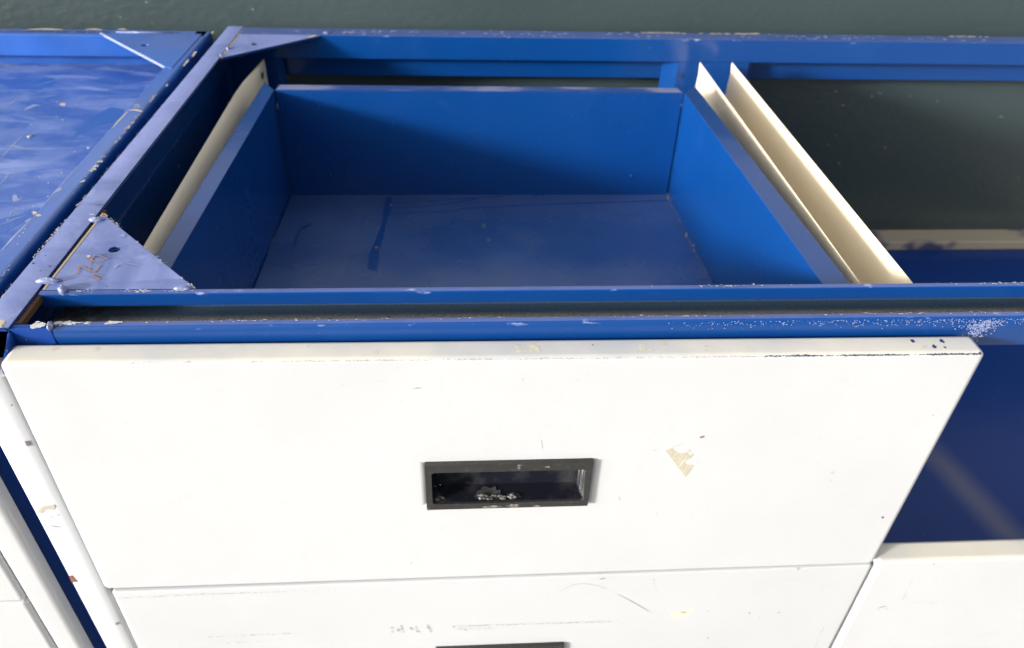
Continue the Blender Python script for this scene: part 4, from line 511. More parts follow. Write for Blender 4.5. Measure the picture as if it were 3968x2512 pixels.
('lower','F',1.265,'chip_white','scratch',[(0.778,-0.8299),(0.8042,-0.8288),(0.8302,-0.832),(0.8301,-0.8338),(0.804,-0.8351),(0.7779,-0.8322)]),
('lower','F',1.265,'chip_white','scratch',[(0.8004,-0.8836),(0.8205,-0.8846),(0.8406,-0.8856),(0.8607,-0.8865),(0.8808,-0.8874),(0.9009,-0.8885),(0.921,-0.8896),(0.9411,-0.8907),(0.9611,-0.8947),(0.9809,-0.899),(1.0007,-0.9032),(1.0206,-0.9075),(1.0404,-0.9119),(1.0602,-0.9161),(1.06,-0.9169),(1.0402,-0.9128),(1.0203,-0.9089),(1.0004,-0.9049),(0.9805,-0.9008),(0.9606,-0.8968),(0.9409,-0.8926),(0.9209,-0.8914),(0.9008,-0.8903),(0.8807,-0.8892),(0.8606,-0.888),(0.8405,-0.8867),(0.8204,-0.8855),(0.8004,-0.8843)]),
('lower','F',1.265,'scuff_grey','scratch',[(1.0915,-1.1181),(1.0925,-1.1469),(1.0926,-1.1756),(1.092,-1.1756),(1.0911,-1.1469),(1.091,-1.1182)]),
('lower','F',1.265,'scuff_grey','scratch',[(1.0924,-1.1968),(1.095,-1.2213),(1.0966,-1.2458),(1.0961,-1.2459),(1.0934,-1.2214),(1.0918,-1.1969)]),
('rightlow','F',1.265,'scuff_dark','scratch',[(1.2321,-1.0345),(1.245,-1.0265),(1.2601,-1.0255),(1.2603,-1.0271),(1.2465,-1.0312),(1.2329,-1.0362)]),
('rightlow','F',1.265,'scuff_grey','chip',[(1.2637,-1.0407),(1.2634,-1.0417),(1.2626,-1.0422),(1.2616,-1.044),(1.2592,-1.0431),(1.2585,-1.041),(1.2579,-1.0396),(1.2587,-1.0386),(1.2594,-1.0372),(1.2616,-1.0381),(1.2628,-1.0395)]),
('rightlow','F',1.265,'scuff_grey','chip',[(1.2405,-1.0436),(1.2404,-1.045),(1.2377,-1.0446),(1.2366,-1.0453),(1.235,-1.0445),(1.2331,-1.0437),(1.2334,-1.0426),(1.2341,-1.0419),(1.2354,-1.0415),(1.2372,-1.0414),(1.2388,-1.0424)]),
('rightlow','F',1.265,'scuff_grey','scratch',[(1.2944,-0.9966),(1.2932,-0.9769),(1.2935,-0.9542),(1.2942,-0.9541),(1.2953,-0.9769),(1.295,-0.9966)]),
('rightlow','F',1.265,'chip_white','scratch',[(1.3203,-1.0072),(1.3424,-1.011),(1.3644,-1.0146),(1.3863,-1.0185),(1.4138,-1.0202),(1.4413,-1.0221),(1.4683,-1.0161),(1.4956,-1.0103),(1.4959,-1.0114),(1.4688,-1.0181),(1.4415,-1.0247),(1.4136,-1.0233),(1.3859,-1.0218),(1.3639,-1.0174),(1.342,-1.0128),(1.3201,-1.0084)]),
('rightlow','F',1.265,'chip_white','scratch',[(1.3647,-0.9007),(1.4023,-0.8936),(1.4284,-0.8961),(1.4542,-0.8995),(1.4541,-0.9007),(1.4281,-0.8994),(1.4025,-0.8971),(1.3649,-0.9019)]),
('rightlow','F',1.265,'chip_white','scratch',[(1.468,-0.8903),(1.4934,-0.8904),(1.5188,-0.8923),(1.5188,-0.8933),(1.4933,-0.8932),(1.4679,-0.8914)]),
('rightlow','F',1.265,'scuff_dark','chip',[(1.3316,-0.8252),(1.3317,-0.8263),(1.3322,-0.8283),(1.3304,-0.8278),(1.3289,-0.8272),(1.3272,-0.8259),(1.326,-0.8238),(1.3267,-0.8223),(1.3285,-0.8226),(1.3299,-0.8214),(1.331,-0.8239)]),
('strip','F',1.265,'chip_brown','chip',[(-0.9761,-0.261),(-0.969,-0.2606),(-0.9688,-0.2708),(-0.9718,-0.2772),(-0.9769,-0.2754)]),
('strip','F',1.265,'tape','tape_residue',[(-1.0247,-0.4955),(-1.0089,-0.4794),(-0.9817,-0.475),(-0.9805,-0.4824),(-0.9875,-0.4933),(-1.0055,-0.4907),(-1.0199,-0.5058)]),
('strip','F',1.265,'scuff_grey','scratch',[(-1.0128,-0.5506),(-1.0043,-0.5538),(-0.9914,-0.5585),(-0.9917,-0.5594),(-1.0054,-0.5568),(-1.0133,-0.5515)]),
('strip','F',1.265,'rust_chip','chip',[(-1.0327,-0.7535),(-1.0233,-0.754),(-1.0221,-0.7682),(-1.0181,-0.7802),(-1.0345,-0.7817)]),
('strip','F',1.265,'chip_grey','chip',[(-0.9673,-0.9785),(-0.9698,-0.9821),(-0.9724,-0.9849),(-0.9743,-0.9828),(-0.9775,-0.9838),(-0.9763,-0.9795),(-0.9763,-0.976),(-0.9742,-0.9725),(-0.9716,-0.9728),(-0.9699,-0.9736),(-0.9687,-0.9754)]),
('strip','F',1.265,'chip_grey','chip',[(-0.9634,-0.1525),(-0.9649,-0.1542),(-0.9663,-0.1551),(-0.9676,-0.1555),(-0.9686,-0.1549),(-0.9681,-0.1531),(-0.9674,-0.1518),(-0.9666,-0.1507),(-0.9654,-0.1493),(-0.9643,-0.1495),(-0.9631,-0.1503)]),
('wall','F',3.62,'wall_spot','chip',[(2.0434,-0.3299),(2.0445,-0.3341),(2.043,-0.3375),(2.0389,-0.3361),(2.0358,-0.3344),(2.0332,-0.3317),(2.0325,-0.3283),(2.0317,-0.3243),(2.0347,-0.3234),(2.0379,-0.3257),(2.042,-0.3254)]),
('wall','F',3.62,'wall_spot','chip',[(2.2345,-0.3268),(2.2353,-0.3294),(2.2334,-0.3307),(2.2311,-0.3312),(2.2284,-0.3302),(2.2275,-0.3277),(2.2268,-0.3259),(2.2256,-0.3231),(2.2283,-0.3231),(2.2305,-0.324),(2.2335,-0.324)]),
('wall','F',3.62,'wall_spot','chip',[(2.3903,-0.3523),(2.3902,-0.355),(2.3865,-0.3559),(2.3832,-0.3555),(2.3792,-0.3562),(2.3781,-0.3533),(2.3753,-0.3511),(2.3766,-0.3487),(2.3806,-0.3488),(2.3835,-0.3498),(2.3876,-0.3499)]),
('wall','F',3.62,'wall_spot','chip',[(1.9146,-0.3779),(1.9126,-0.381),(1.9104,-0.3844),(1.9033,-0.3822),(1.8973,-0.3827),(1.8948,-0.3795),(1.893,-0.3765),(1.8967,-0.3746),(1.9008,-0.3737),(1.9058,-0.373),(1.9109,-0.3748)]),
('wall','F',3.62,'wall_spot','chip',[(1.857,-0.3066),(1.8547,-0.3096),(1.8511,-0.3114),(1.8466,-0.3124),(1.8415,-0.311),(1.8391,-0.3081),(1.8392,-0.3055),(1.8388,-0.3023),(1.8438,-0.302),(1.8477,-0.3035),(1.851,-0.3045)]),
('wall','F',3.62,'wall_spot','chip',[(2.0842,-0.3147),(2.0854,-0.3166),(2.0796,-0.3179),(2.072,-0.3179),(2.0636,-0.3178),(2.0623,-0.3156),(2.0616,-0.3141),(2.0621,-0.3121),(2.0696,-0.3113),(2.0769,-0.3121),(2.0856,-0.3125)]),
('wall','F',3.62,'wall_spot','chip',[(2.7606,-0.4321),(2.764,-0.4339),(2.7603,-0.4359),(2.7512,-0.4363),(2.7459,-0.4341),(2.7369,-0.4334),(2.7385,-0.4313),(2.7392,-0.429),(2.7489,-0.4293),(2.7565,-0.4288),(2.7632,-0.4301)]),
('wall','F',3.62,'wall_spot','chip',[(1.9232,-0.5369),(1.9205,-0.539),(1.919,-0.5406),(1.9162,-0.5402),(1.9129,-0.5407),(1.9125,-0.5378),(1.9089,-0.5354),(1.9124,-0.5344),(1.9142,-0.5334),(1.9173,-0.5315),(1.9197,-0.5345)]),
('wall','F',3.62,'wall_spot','chip',[(2.2053,-0.6035),(2.2029,-0.6062),(2.2002,-0.6077),(2.1968,-0.6086),(2.1913,-0.6093),(2.1907,-0.6048),(2.1859,-0.6015),(2.1879,-0.598),(2.1928,-0.5971),(2.1974,-0.5991),(2.2025,-0.5999)]),
('wall','F',3.62,'wall_spot','chip',[(1.9815,-0.6879),(1.9809,-0.6933),(1.9782,-0.6947),(1.9764,-0.6979),(1.9723,-0.6972),(1.9695,-0.6907),(1.9697,-0.6859),(1.9698,-0.6823),(1.9705,-0.6778),(1.9742,-0.6821),(1.9764,-0.6846)]),
('wall','F',3.62,'wall_spot','chip',[(3.0005,-0.7743),(3.0005,-0.7765),(3.0002,-0.7787),(2.9973,-0.7777),(2.9948,-0.7782),(2.992,-0.7759),(2.9919,-0.7731),(2.9914,-0.7704),(2.9934,-0.7694),(2.9963,-0.769),(2.9992,-0.7715)]),
('wall','F',3.62,'wall_spot','chip',[(1.8936,-0.5884),(1.8932,-0.5909),(1.8919,-0.5934),(1.888,-0.5916),(1.8857,-0.5909),(1.8815,-0.59),(1.8807,-0.5868),(1.8847,-0.5862),(1.885,-0.5827),(1.8888,-0.5839),(1.8925,-0.5853)]),
('wall','F',3.62,'wall_spot','chip',[(-1.3647,-0.0232),(-1.3663,-0.0249),(-1.368,-0.0255),(-1.37,-0.0272),(-1.3717,-0.0262),(-1.3719,-0.0242),(-1.371,-0.0225),(-1.3699,-0.021),(-1.3681,-0.019),(-1.3664,-0.0203),(-1.3659,-0.0218)]),
('wall','F',3.62,'wall_spot','chip',[(-1.4943,0.0006),(-1.4959,-0.0018),(-1.4995,-0.0018),(-1.5015,-0.0021),(-1.5044,-0.0024),(-1.5044,-0.0004),(-1.5042,0.0014),(-1.5028,0.0033),(-1.5001,0.0033),(-1.4974,0.0038),(-1.4969,0.002)]),
('wall','F',3.62,'wall_spot','chip',[(-0.9147,0.043),(-0.9148,0.0405),(-0.9177,0.0391),(-0.9212,0.0373),(-0.9225,0.0404),(-0.9265,0.0412),(-0.9236,0.0439),(-0.922,0.0458),(-0.9193,0.046),(-0.9166,0.0464),(-0.9124,0.0462)]),
('wall','F',3.62,'wall_spot','chip',[(-1.3659,0.0663),(-1.3656,0.0641),(-1.3692,0.0623),(-1.3739,0.0625),(-1.3758,0.0642),(-1.3782,0.0652),(-1.3766,0.0668),(-1.375,0.0682),(-1.3721,0.069),(-1.3693,0.0685),(-1.3652,0.0682)]),
('wall','F',3.62,'wall_spot','chip',[(-1.7257,0.025),(-1.727,0.024),(-1.7284,0.0233),(-1.7299,0.0233),(-1.731,0.0237),(-1.7322,0.0243),(-1.7311,0.0253),(-1.7307,0.0266),(-1.7288,0.0267),(-1.7266,0.0273),(-1.7264,0.026)])]

HOST = {}
def decal_pt(plane, c, u, v, off):
    if plane == 'F': return (u, c-off, v)
    if c == -.045: c = -.0395-.0090*(u+.9575)/2.1255      # the open drawer's top edge drops a little to the right
    return (u, v, c+off)
NAMES = {'scuff': 'scuff_marks', 'chip': 'paint_chips', 'stain': 'stain', 'scratch': 'scratches', 'mark': 'scratches', 'clean_patch': 'clean_patch'}
def put_marks(host, parent):
    groups = {}
    for h, pl, c, col, nm, uv in MARKS:
        if h == host: groups.setdefault((nm, col), []).append((pl, c, uv))
    rnd = random.Random(hash_of(host))
    for h, pl, c, col, ab, n, r, sp in DOTS:
        if h != host: continue
        L = groups.setdefault(('scuff', col), [])
        for _ in range(n):
            t = rnd.random(); cx = ab[0]+(ab[2]-ab[0])*t+rnd.gauss(0, .0006); cy = ab[1]+(ab[3]-ab[1])*t+rnd.gauss(0, sp)
            q = r*rnd.uniform(.4, 1.3); ax, ay = q*rnd.uniform(.8, 2.2), q*rnd.uniform(.5, 1)
            L.append((pl, c, [(cx+ax*rnd.uniform(.6, 1.3)*math.cos(k*math.pi/3), cy+ay*rnd.uniform(.6, 1.3)*math.sin(k*math.pi/3)) for k in range(6)]))
    cnt = 0; lift = {'clean_patch': .0002, 'stain': .0002}
    for (nm, col), L in groups.items():
        v, f = [], []
        for pl, c, uv in L:
            k = len(v); cnt += 1; v += [decal_pt(pl, c, a, b, lift.get(nm, .0005)+cnt*2e-6) for a, b in uv]
            for t in tessellate_polygon([[Vector((a, b, 0)) for a, b in uv]]): f.append(tuple(k+i for i in t))
        part(NAMES.get(nm, nm), v, f, col, parent, kind=None if len(L) == 1 or nm in ('marker_writing', 'sticker_residue', 'tape_residue') else 'stuff')
def hash_of(s): return sum((i+1)*ord(c) for i, c in enumerate(s))
def flecks(name, mat, parent, p0, p1, n, size, spread, nrm, seed, across):
    """Chipped paint: n small uneven flakes along the edge p0-p1, spread sideways along `across`, lifted along nrm."""
    rnd = random.Random(seed); a, b = Vector(p0), Vector(p1); d = (b-a).normalized(); ac = Vector(across).normalized(); nr = Vector(nrm).normalized()
    v, f = [], []
    # the wear comes in runs
    runs = [rnd.random() for _ in range(max(3, n//12))]
    for _ in range(n):
        t = min(1, max(0, rnd.choice(runs)+rnd.gauss(0, .03)))
        s = size*rnd.uniform(.35, 1.25); c = a+(b-a)*t+ac*rnd.gauss(0, spread)+nr*.0004
        k = len(v); m_ = 7
        for i in range(m_):
            an = 2*math.pi*i/m_; q = rnd.uniform(.6, 1.25)
            v.append(tuple(c+d*(s*q*1.7*math.cos(an))+ac*(s*q*.75*math.sin(an))+nr*(.0005*_/n)))
        f.append(tuple(range(k, k+m_)))
    return part(name, v, f, mat, parent, kind='stuff')

# ================================================================== the setting
def tagged(o, kind): o['kind'] = kind; return o
tagged(part('ground', [(-60, -60, 0), (60, -60, 0), (60, 60, 0), (-60, 60, 0)], [(0, 1, 2, 3)], 'ground', raw=True), 'structure')

WY = 3.62                                          # the wall stands close behind the cabinets
wall = thing('building_wall', 'dark grey green painted wall standing behind the blue cabinets', 'wall', (0, S*WY, 0))
part('painted_dado', *box(-20, 20, WY, WY+.5, -TOP/S+.01, .50), 'wall', wall)
part('added_upper_wall', *box(-20, 20, WY+.012, WY+.5, .50, 7.0), 'bounce_wall', wall)  # unseen pale upper wall, added for bounce light and sheen
put_marks('wall', wall)

# ================================================================== main cabinet
cab = thing('open_cabinet', 'blue steel cabinet frame with open top and cream slides, right of the scuffed cabinet', 'cabinet', V(1.0, 2.4, -TOP/S))
XR = 3.2
# top side rail on the left: flange and outer skirt
prof = sheet(fillet([(-.947, -.004), (-.947, 0), (-1.0165, 0), (-1.0165, -.14)][::-1], [0, .006, .003, 0], 3), -.010)
rail = part('side_rail', *extrude([(x, z) for x, z in prof], lambda x, z: (x-.0045, 1.338, z), lambda x, z: (x+.0065, 3.508, z)), 'worn', cab, .0015)
put_marks('rail', cab)
rnd = random.Random(3)
flecks('paint_chips', 'chip_white', cab, (-1.015, 2.02, .0), (-1.019, 1.42, .0), 110, .0017, .0024, (0, 0, 1), 11, (1, 0, 0))
flecks('paint_chips', 'chip_pale', cab, (-1.004, 3.48, .0), (-1.019, 1.40, .0), 160, .0014, .0026, (0, 0, 1), 12, (1, 0, 0))
flecks('paint_chips', 'chip_cream', cab, (-1.0, 1.365, .0), (-.965, 1.345, .0), 26, .007, .006, (0, 0, 1), 13, (0, 1, 0))
part('side_panel', *box(-1.012, -1.000, 1.42, 3.47, -2.6, -.14), 'blue', cab)
part('cap_shade_strip', *box(-1.034, -1.022, 1.268, 1.336, -.0775, -.004), 'worn', cab, .003)  # added strip out of view, placed to shade the corner cap
# corner plates
g = plate([(-.9395, 1.835), (-.9435, 1.4795), (-.606, 1.4795)], [circle(-.8454, 1.6522, .0128)], -.016, -.001)
gus = part('gusset', *g, 'worn', cab, .0022, label='front corner plate with a drilled hole and brown marker writing')
put_marks('gusset', gus)
ed = [(-.939, 1.835, -.0006), (-.943, 1.4795, -.0006), (-.9375, 1.4795, -.0004), (-.9335, 1.829, -.0004)]
part('rust_edge', ed, [(0, 1, 2, 3)], 'rust_pale', gus)
part('rust_seam', *box(-.9485, -.9390, 1.36, 1.86, -.020, -.006), 'rust', cab)
flecks('paint_chips', 'chip_pale', gus, (-.925, 1.815, -.001), (-.62, 1.487, -.001), 40, .0020, .005, (0, 0, 1), 21, (1, 1, 0))
flecks('paint_chips', 'chip_cream', gus, (-.93, 1.828, -.001), (-.61, 1.483, -.001), 26, .0026, .0012, (0, 0, 1), 22, (1, 1, 0))
g2 = part('gusset', *plate([(-.9405, 3.086), (-.5923, 3.398), (-.5990, 3.478), (-.9375, 3.478)], [circle(-.844, 3.2665, .0128)], -.012, -.001), 'worn', cab, .0022, label='rear corner plate with a drilled hole')
part('rust_edge', [(-.9403, 3.086, -.0006), (-.9340, 3.091, -.0004), (-.9315, 3.474, -.0004), (-.9373, 3.474, -.0006)], [(0, 1, 2, 3)], 'rust_pale', g2)
part('rust_seam', *box(-.9440, -.9365, 3.09, 3.49, -.016, -.005), 'rust', cab)
flecks('paint_chips', 'chip_cream', g2, (-.80, 3.222, -.001), (-.61, 3.392, -.001), 18, .008, .004, (0, 0, 1), 23, (1, -1, 0))
flecks('paint_chips', 'chip_pale', g2, (-.92, 3.44, -.001), (-.62, 3.45, -.001), 40, .016, .012, (0, 0, 1), 24, (0, 1, 0))
# weld beads
for i, (x, y, rx, ry, rz, ro) in enumerate(((-.939, 1.795, .020, .009, .008, .1), (-.941, 1.510, .030, .008, .010, .05), (-.895, 1.474, .011, .016, .012, .5),
                                            (-.633, 1.477, .020, .006, .006, .1), (-.868, 1.340, .005, .012, .010, 0), (-.936, 3.20, .008, .014, .006, .4), (-.575, 3.43, .014, .012, .004, 0), (-.942, 3.115, .007, .010, .005, .3))):
    part('weld_bead', *lump(x, y, .001, rx, ry, rz, ro, i+3), 'weld', cab, smooth=True)
# front rail: a hemmed rear lip, a dirty channel, and a rolled front lip
hem = fillet([(1.461, -.034), (1.461, 0), (1.4785, 0), (1.4785, -.034)], [0, .006, .006, 0], 4)
part('rear_lip', *along_x(hem, -.9435, XR), 'edge', cab, 0, smooth=False)
chan = [(1.474, -.0345), (1.535, -.042), (1.535, -.150), (1.527, -.150), (1.527, -.092), (1.3585, -.092), (1.3585, -.087), (1.530, -.087), (1.530, -.0475), (1.474, -.0405)]
part('channel', *along_x(chan, -.9465, XR), 'dirt', cab)
lip = fillet([(1.3582, -.100), (1.3582, -.0005), (1.343, 0), (1.3365, -.018), (1.3385, -.036), (1.3565, -.098)], [0, .004, .008, .012, .012, 0], 5)
part('front_lip', *along_x(lip, -.866, XR), 'edge', cab, 0, smooth=False)
flecks('paint_chips', 'chip_white', cab, (-.86, 1.350, .0005), (-.70, 1.350, .0005), 120, .0030, .0025, (0, 0, 1), 31, (0, 1, 0))
flecks('paint_chips', 'chip_white', cab, (-.70, 1.352, .0005), (1.60, 1.352, .0005), 110, .0018, .0025, (0, 0, 1), 32, (0, 1, 0))
flecks('paint_chips', 'chip_white', cab, (-.94, 1.469, .0005), (-.60, 1.469, .0005), 90, .0016, .003, (0, 0, 1), 33, (0, 1, 0))
flecks('paint_chips', 'chip_white', cab, (-.60, 1.471, .0005), (1.60, 1.471, .0005), 60, .0018, .003, (0, 0, 1), 34, (0, 1, 0))
# powdery scuff on the front lip
rn = random.Random(8); v, f = [], []
def fleck_front(x, z, s):
    y = 1.3345 if z < -.02 else 1.3345+(z+.02)*.42
    k = len(v)
    for i in range(6):
        q = s*rn.uniform(.5, 1.3); v.append((x+q*math.cos(i*1.047), y-.0012-k*1.2e-7, z+q*.8*math.sin(i*1.047)))
    f.append(tuple(range(k, k+6)))
for _ in range(430):
    t = abs(rn.gauss(0, .45)); fleck_front(1.175+rn.gauss(0, .008+.016*(1-t))+.03*max(0, .5-t), -.010-.055*min(t, 1.05), rn.uniform(.0008, .0022))
for _ in range(620):
    x = rn.uniform(.45, 1.5); 
    if rn.random() < .35+.65*math.exp(-((x-1.15)/.35)**2): fleck_front(x, -.006-abs(rn.gauss(0, .007)), rn.uniform(.0007, .0018))
part('powdery_scuff', v, f, 'chip_pale', cab, kind='stuff')
# welded cap on the left end of the front rail
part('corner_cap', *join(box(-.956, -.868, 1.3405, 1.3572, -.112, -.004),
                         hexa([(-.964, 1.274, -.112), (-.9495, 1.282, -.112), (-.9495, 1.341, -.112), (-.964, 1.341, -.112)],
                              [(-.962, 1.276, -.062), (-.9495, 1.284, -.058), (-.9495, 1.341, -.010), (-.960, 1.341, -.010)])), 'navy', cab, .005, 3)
flecks('paint_chips', 'chip_white', cab, (-.935, 1.346, -.003), (-.875, 1.346, -.001), 40, .004, .005, (0, 0, 1), 35, (0, 1, 0))
# back rail: front skirt, top, and a longer rear skirt
bk = sheet([(3.418, -.100), (3.395, -.100), (3.395, 0), (3.493, 0), (3.493, -.203)], -.010)
part('back_rail', *extrude(fillet(bk, 0), lambda y, z: (-.9365, y, z), lambda y, z: (XR, y+.006, z)), 'edge', cab, .003, 2)
flecks('paint_chips', 'chip_cream', cab, (.55, 3.488, 0), (2.5, 3.492, 0), 50, .008, .003, (0, 0, 1), 41, (0, 1, 0))
flecks('paint_chips', 'chip_pale', cab, (-.5, 3.45, 0), (2.5, 3.45, 0), 120, .006, .02, (0, 0, 1), 42, (0, 1, 0))
# posts
pp_ = lambda pts, th: sheet(pts, th)
def post(outline, z0, z1, mat='blue', name='post'):
    return part(name, *extrude(outline, lambda x, y: (x, y, z0), lambda x, y: (x, y, z1)), mat, cab, .002)
post(sheet([(-.998, 3.404), (-.793, 3.404), (-.775, 3.44)], .010), -2.6, -.1005)
post(sheet([(.916, 3.475), (.945, 3.43), (.973, 3.404), (1.297, 3.404), (1.33, 3.44)], .010), -2.6, -.1005)
post(sheet([(.99, 1.44), (.99, 1.362), (1.13, 1.362), (1.13, 1.44)], .010), -2.6, -.10)
part('lower_back_rail', *box(-.99, XR, 3.335, 3.465, -1.052, -1.0), 'rail_worn', cab, .008, 3)
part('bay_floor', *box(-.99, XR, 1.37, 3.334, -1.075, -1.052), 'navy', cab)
for x, z in ((.985, -.16), (1.27, -.20), (1.225, -.30)): part('bolt_hole', [(x+.007*math.cos(k*.6283), 3.3925, z+.008*math.sin(k*.6283)) for k in range(10)], [tuple(range(10))], 'chip_dark', cab)
# drawer slides: upright strips with a hooked foot
def slide(name, pf, pb, curl, side, hole=None):
    """Upright strip from front point pf to back point pb (top edge), curl = how far the top edge leans over."""
    st = 14; v, f = [], []
    for i in range(st+1):
        t = i/st; y = pf[1]+(pb[1]-pf[1])*t; x = pf[0]+(pb[0]-pf[0])*t; z = pf[2]+(pb[2]-pf[2])*t
        k = 1.0
        if curl and t > .84: k = max(0.0, 1-((t-.84)/.16)**.8)
        top = (x-side*curl*k, z+curl*.6*k*0)
        ring = [(x-side*curl*k, z), (x-side*curl*.55*k, z-.012*k-.001), (x-side*.003*k, z-.052*k-.002), (x, z-.095*k-.004), (x, z-.19), (x+side*.05, z-.19),
                (x+side*.05, z-.199), (x-side*.009, z-.199), (x-side*.009, z-.095*k-.004), (x-side*.012*k-side*.009*(1-k), z-.056*k-.002), (x-side*curl*.55*k-side*.009, z-.022*k-.001), (x-side*curl*k-side*.007, z-.008*k)]
        for a, b in ring: v.append((a, y, b))
    n = 12
    for i in range(st):
        for j in range(n): f.append((i*n+j, i*n+(j+1) % n, (i+1)*n+(j+1) % n, (i+1)*n+j))
    f.append(tuple(range(n))); f.append(tuple(st*n+j for j in range(n))[::-1])
    o = part('drawer_slide', v, f, 'cream', cab, .0015, 2, label=name)
    return o
sl = slide('left slide with a curled top edge and a small hole at its back end', (-.801, 1.545, -.078), (-.824, 3.30, -.074), .036, 1)
part('slide_hole', [(-.824+.0035, 3.215+.022*math.cos(k*.524), -.113+.014*math.sin(k*.524)) for k in range(12)], [tuple(range(12))], 'chip_dark', sl)
slide('right slide of the open drawer', (1.004, 1.545, -.058), (1.036, 3.295, -.064), .0, -1)
slide('slide of the empty right bay', (1.1415, 1.545, -.058), (1.178, 3.295, -.064), .0, -1)
# white corner post beside the drawer fronts
strip = fillet([(-1.034, 1.335), (-1.036, 1.268), (-1.028, 1.2655), (-.975, 1.2655), (-.955, 1.272), (-.952, 1.335)], [0, .004, .004, .010, .012, 0], 4)
cp = part('corner_post', *extrude(strip, lambda x, y: (x, y, -2.6), lambda x, y: (x, y, -.078)), 'white', cab, 0, smooth=True)
for p in cp.data.polygons: p.use_smooth = len(p.vertices) == 4
put_marks('strip', cp)

# ================================================================== drawers
def panel(parent, tl, tr, bl, br, yf, yb, hole=None, rnd_=.013, name='front_panel', mat='white'):
    """A folded sheet-steel drawer front with rounded edges; hole = (tl, tr, br, bl) in x, z."""
    fr = [(*tl,), (*tr,), (*br,), (*bl,)]
    v = [(x, yf, z) for x, z in fr] + [(x, yb, z) for x, z in fr]
    f = [(4, 5, 6, 7), (0, 4, 5, 1), (1, 5, 6, 2), (2, 6, 7, 3), (3, 7, 4, 0)]
    if hole:
        v += [(x, yf, z) for x, z in hole] + [(x, yf+.05, z) for x, z in hole]
        f += [(i, (i+1) % 4, 8+(i+1) % 4, 8+i) for i in range(4)] + [(8+i, 8+(i+1) % 4, 12+(i+1) % 4, 12+i) for i in range(4)] + [(12, 13, 14, 15)]
    else: f += [(0, 1, 2, 3)]
    return part(name, v, f, mat, parent, rnd_, 5)
def handle(parent, x0, x1, z1, z0, yf):
    """Recessed grip: a proud charcoal bezel round a glossy dark cup."""
    ow = fillet([(x0, z0), (x1, z0), (x1, z1), (x0, z1)], .003, 2, True)
    ix0, ix1, iz0, iz1 = x0+.0155, x1-.0125, z0+.0205, z1-.0265
    inner = fillet([(ix0, iz0), (ix1, iz0), (ix1, iz1), (ix0, iz1)], .010, 4, True)
    v, f = plate(ow, [inner], 0, 1)
    v = [(a, yf-.013 if c > .5 else yf+.004, b) for a, b, c in v]
    h = part('handle', v, f, 'bezel', parent, .0025, 2)
    # cup: four tapering walls and a back
    d = yf+.046; n = len(inner); cx, cz = (ix0+ix1)/2, (iz0+iz1)/2
    back = [(cx+(a-cx)*.955, cz+(b-cz)*.93) for a, b in inner]
    vv = [(a, yf-.006, b) for a, b in inner] + [(a, d, b) for a, b in back]
    ff = [(i, (i+1) % n, n+(i+1) % n, n+i) for i in range(n)] + [tuple(range(n, 2*n))]
    cup = part('grip_cup', vv, ff, 'cup', h)
    e = [(ix1-.001, yf-.004, iz1-.006), (ix1-.001, yf-.004, iz0+.006), (ix1-.0115, d-.006, iz0+.008), (ix1-.0115, d-.006, iz1-.008)]
    part('grip_end', e+[(x+.001, y, z) for x, y, z in e], [(0, 1, 2, 3), (7, 6, 5, 4), (0, 4, 5, 1), (1, 5, 6, 2), (2, 6, 7, 3), (3, 7, 4, 0)], 'grip_streaked', h)  # dark piece with pale streaks inside the right end of the cup
    return h, (ix0, ix1, iz0, iz1)

# --- the open drawer
dr = thing('drawer', 'open blue drawer with a big white front and a dark recessed grip, seen from above', 'drawer', V(.08, 2.1, -.49))
YF, YB = 1.265, 1.338
hx0, hx1, hz1, hz0 = -.0965, .3055, -.3560, -.5155
fp = panel(dr, (-.9575, -.0395), (1.1680, -.0485), (-.9655, -.8195), (1.1520, -.8135), YF, YB, [(hx0+.006, hz1-.008), (hx1-.006, hz1-.008), (hx1-.006, hz0+.008), (hx0+.006, hz0+.008)], .016)
put_marks('front', fp)
h, (ix0, ix1, iz0, iz1) = handle(dr, hx0, hx1, hz1, hz0, YF)
# crumbled paint on the grip's lower lip
v, f = [], []
rn = random.Random(4)
for cx, w_, n_, hh in ((.056, .040, 24, .007), (.112, .014, 9, .006), (-.068, .008, 7, .010)):
    for _ in range(n_):
        q = lump(cx+rn.gauss(0, w_*.45), 1.262+rn.uniform(0, .012), iz0+abs(rn.gauss(0, hh*.5)), *(rn.uniform(.003, .0085), rn.uniform(.002, .004), rn.uniform(.0018, .0042)), rn.uniform(-.3, .3), rn.randrange(999), 8, 5)
        v, f = join((v, f), q)
part('paint_crumbs', v, f, 'crumbs', h, kind='stuff')
v, f = [], []
for cx, cz, rx, rz in ((.064, iz0-.013, .026, .005), (.118, iz0-.011, .016, .006), (.175, iz0-.014, .010, .004), (.127, hz1-.014, .005, .006), (.128, hz1-.005, .007, .003), (-.092, hz0+.006, .003, .006), (.195, hz1-.012, .008, .003)):
    k = len(v)
    for i in range(12):
        q = rn.uniform(.75, 1.2); v.append((cx+rx*q*math.cos(i*.5236), YF-.0142, cz+rz*q*math.sin(i*.5236)))
    f.append(tuple(range(k, k+12)))
part('scuff_marks', v, f, 'crumbs', h, kind='stuff')
v, f = [], []
for cx, rx, rz in ((.058, .036, .034), (.118, .018, .014), (-.070, .012, .024)):
    k = len(v)
    for i in range(15):
        q = rn.uniform(.85, 1.12); a_ = math.pi*i/14; yy = .002+rz*q*math.sin(a_); v.append((cx+rx*q*math.cos(a_), YF+yy, iz0+.0016+.10*yy))
    f.append(tuple(range(k, k+15)))
part('dust_smudge', v, f, 'smudge', h, kind='stuff')
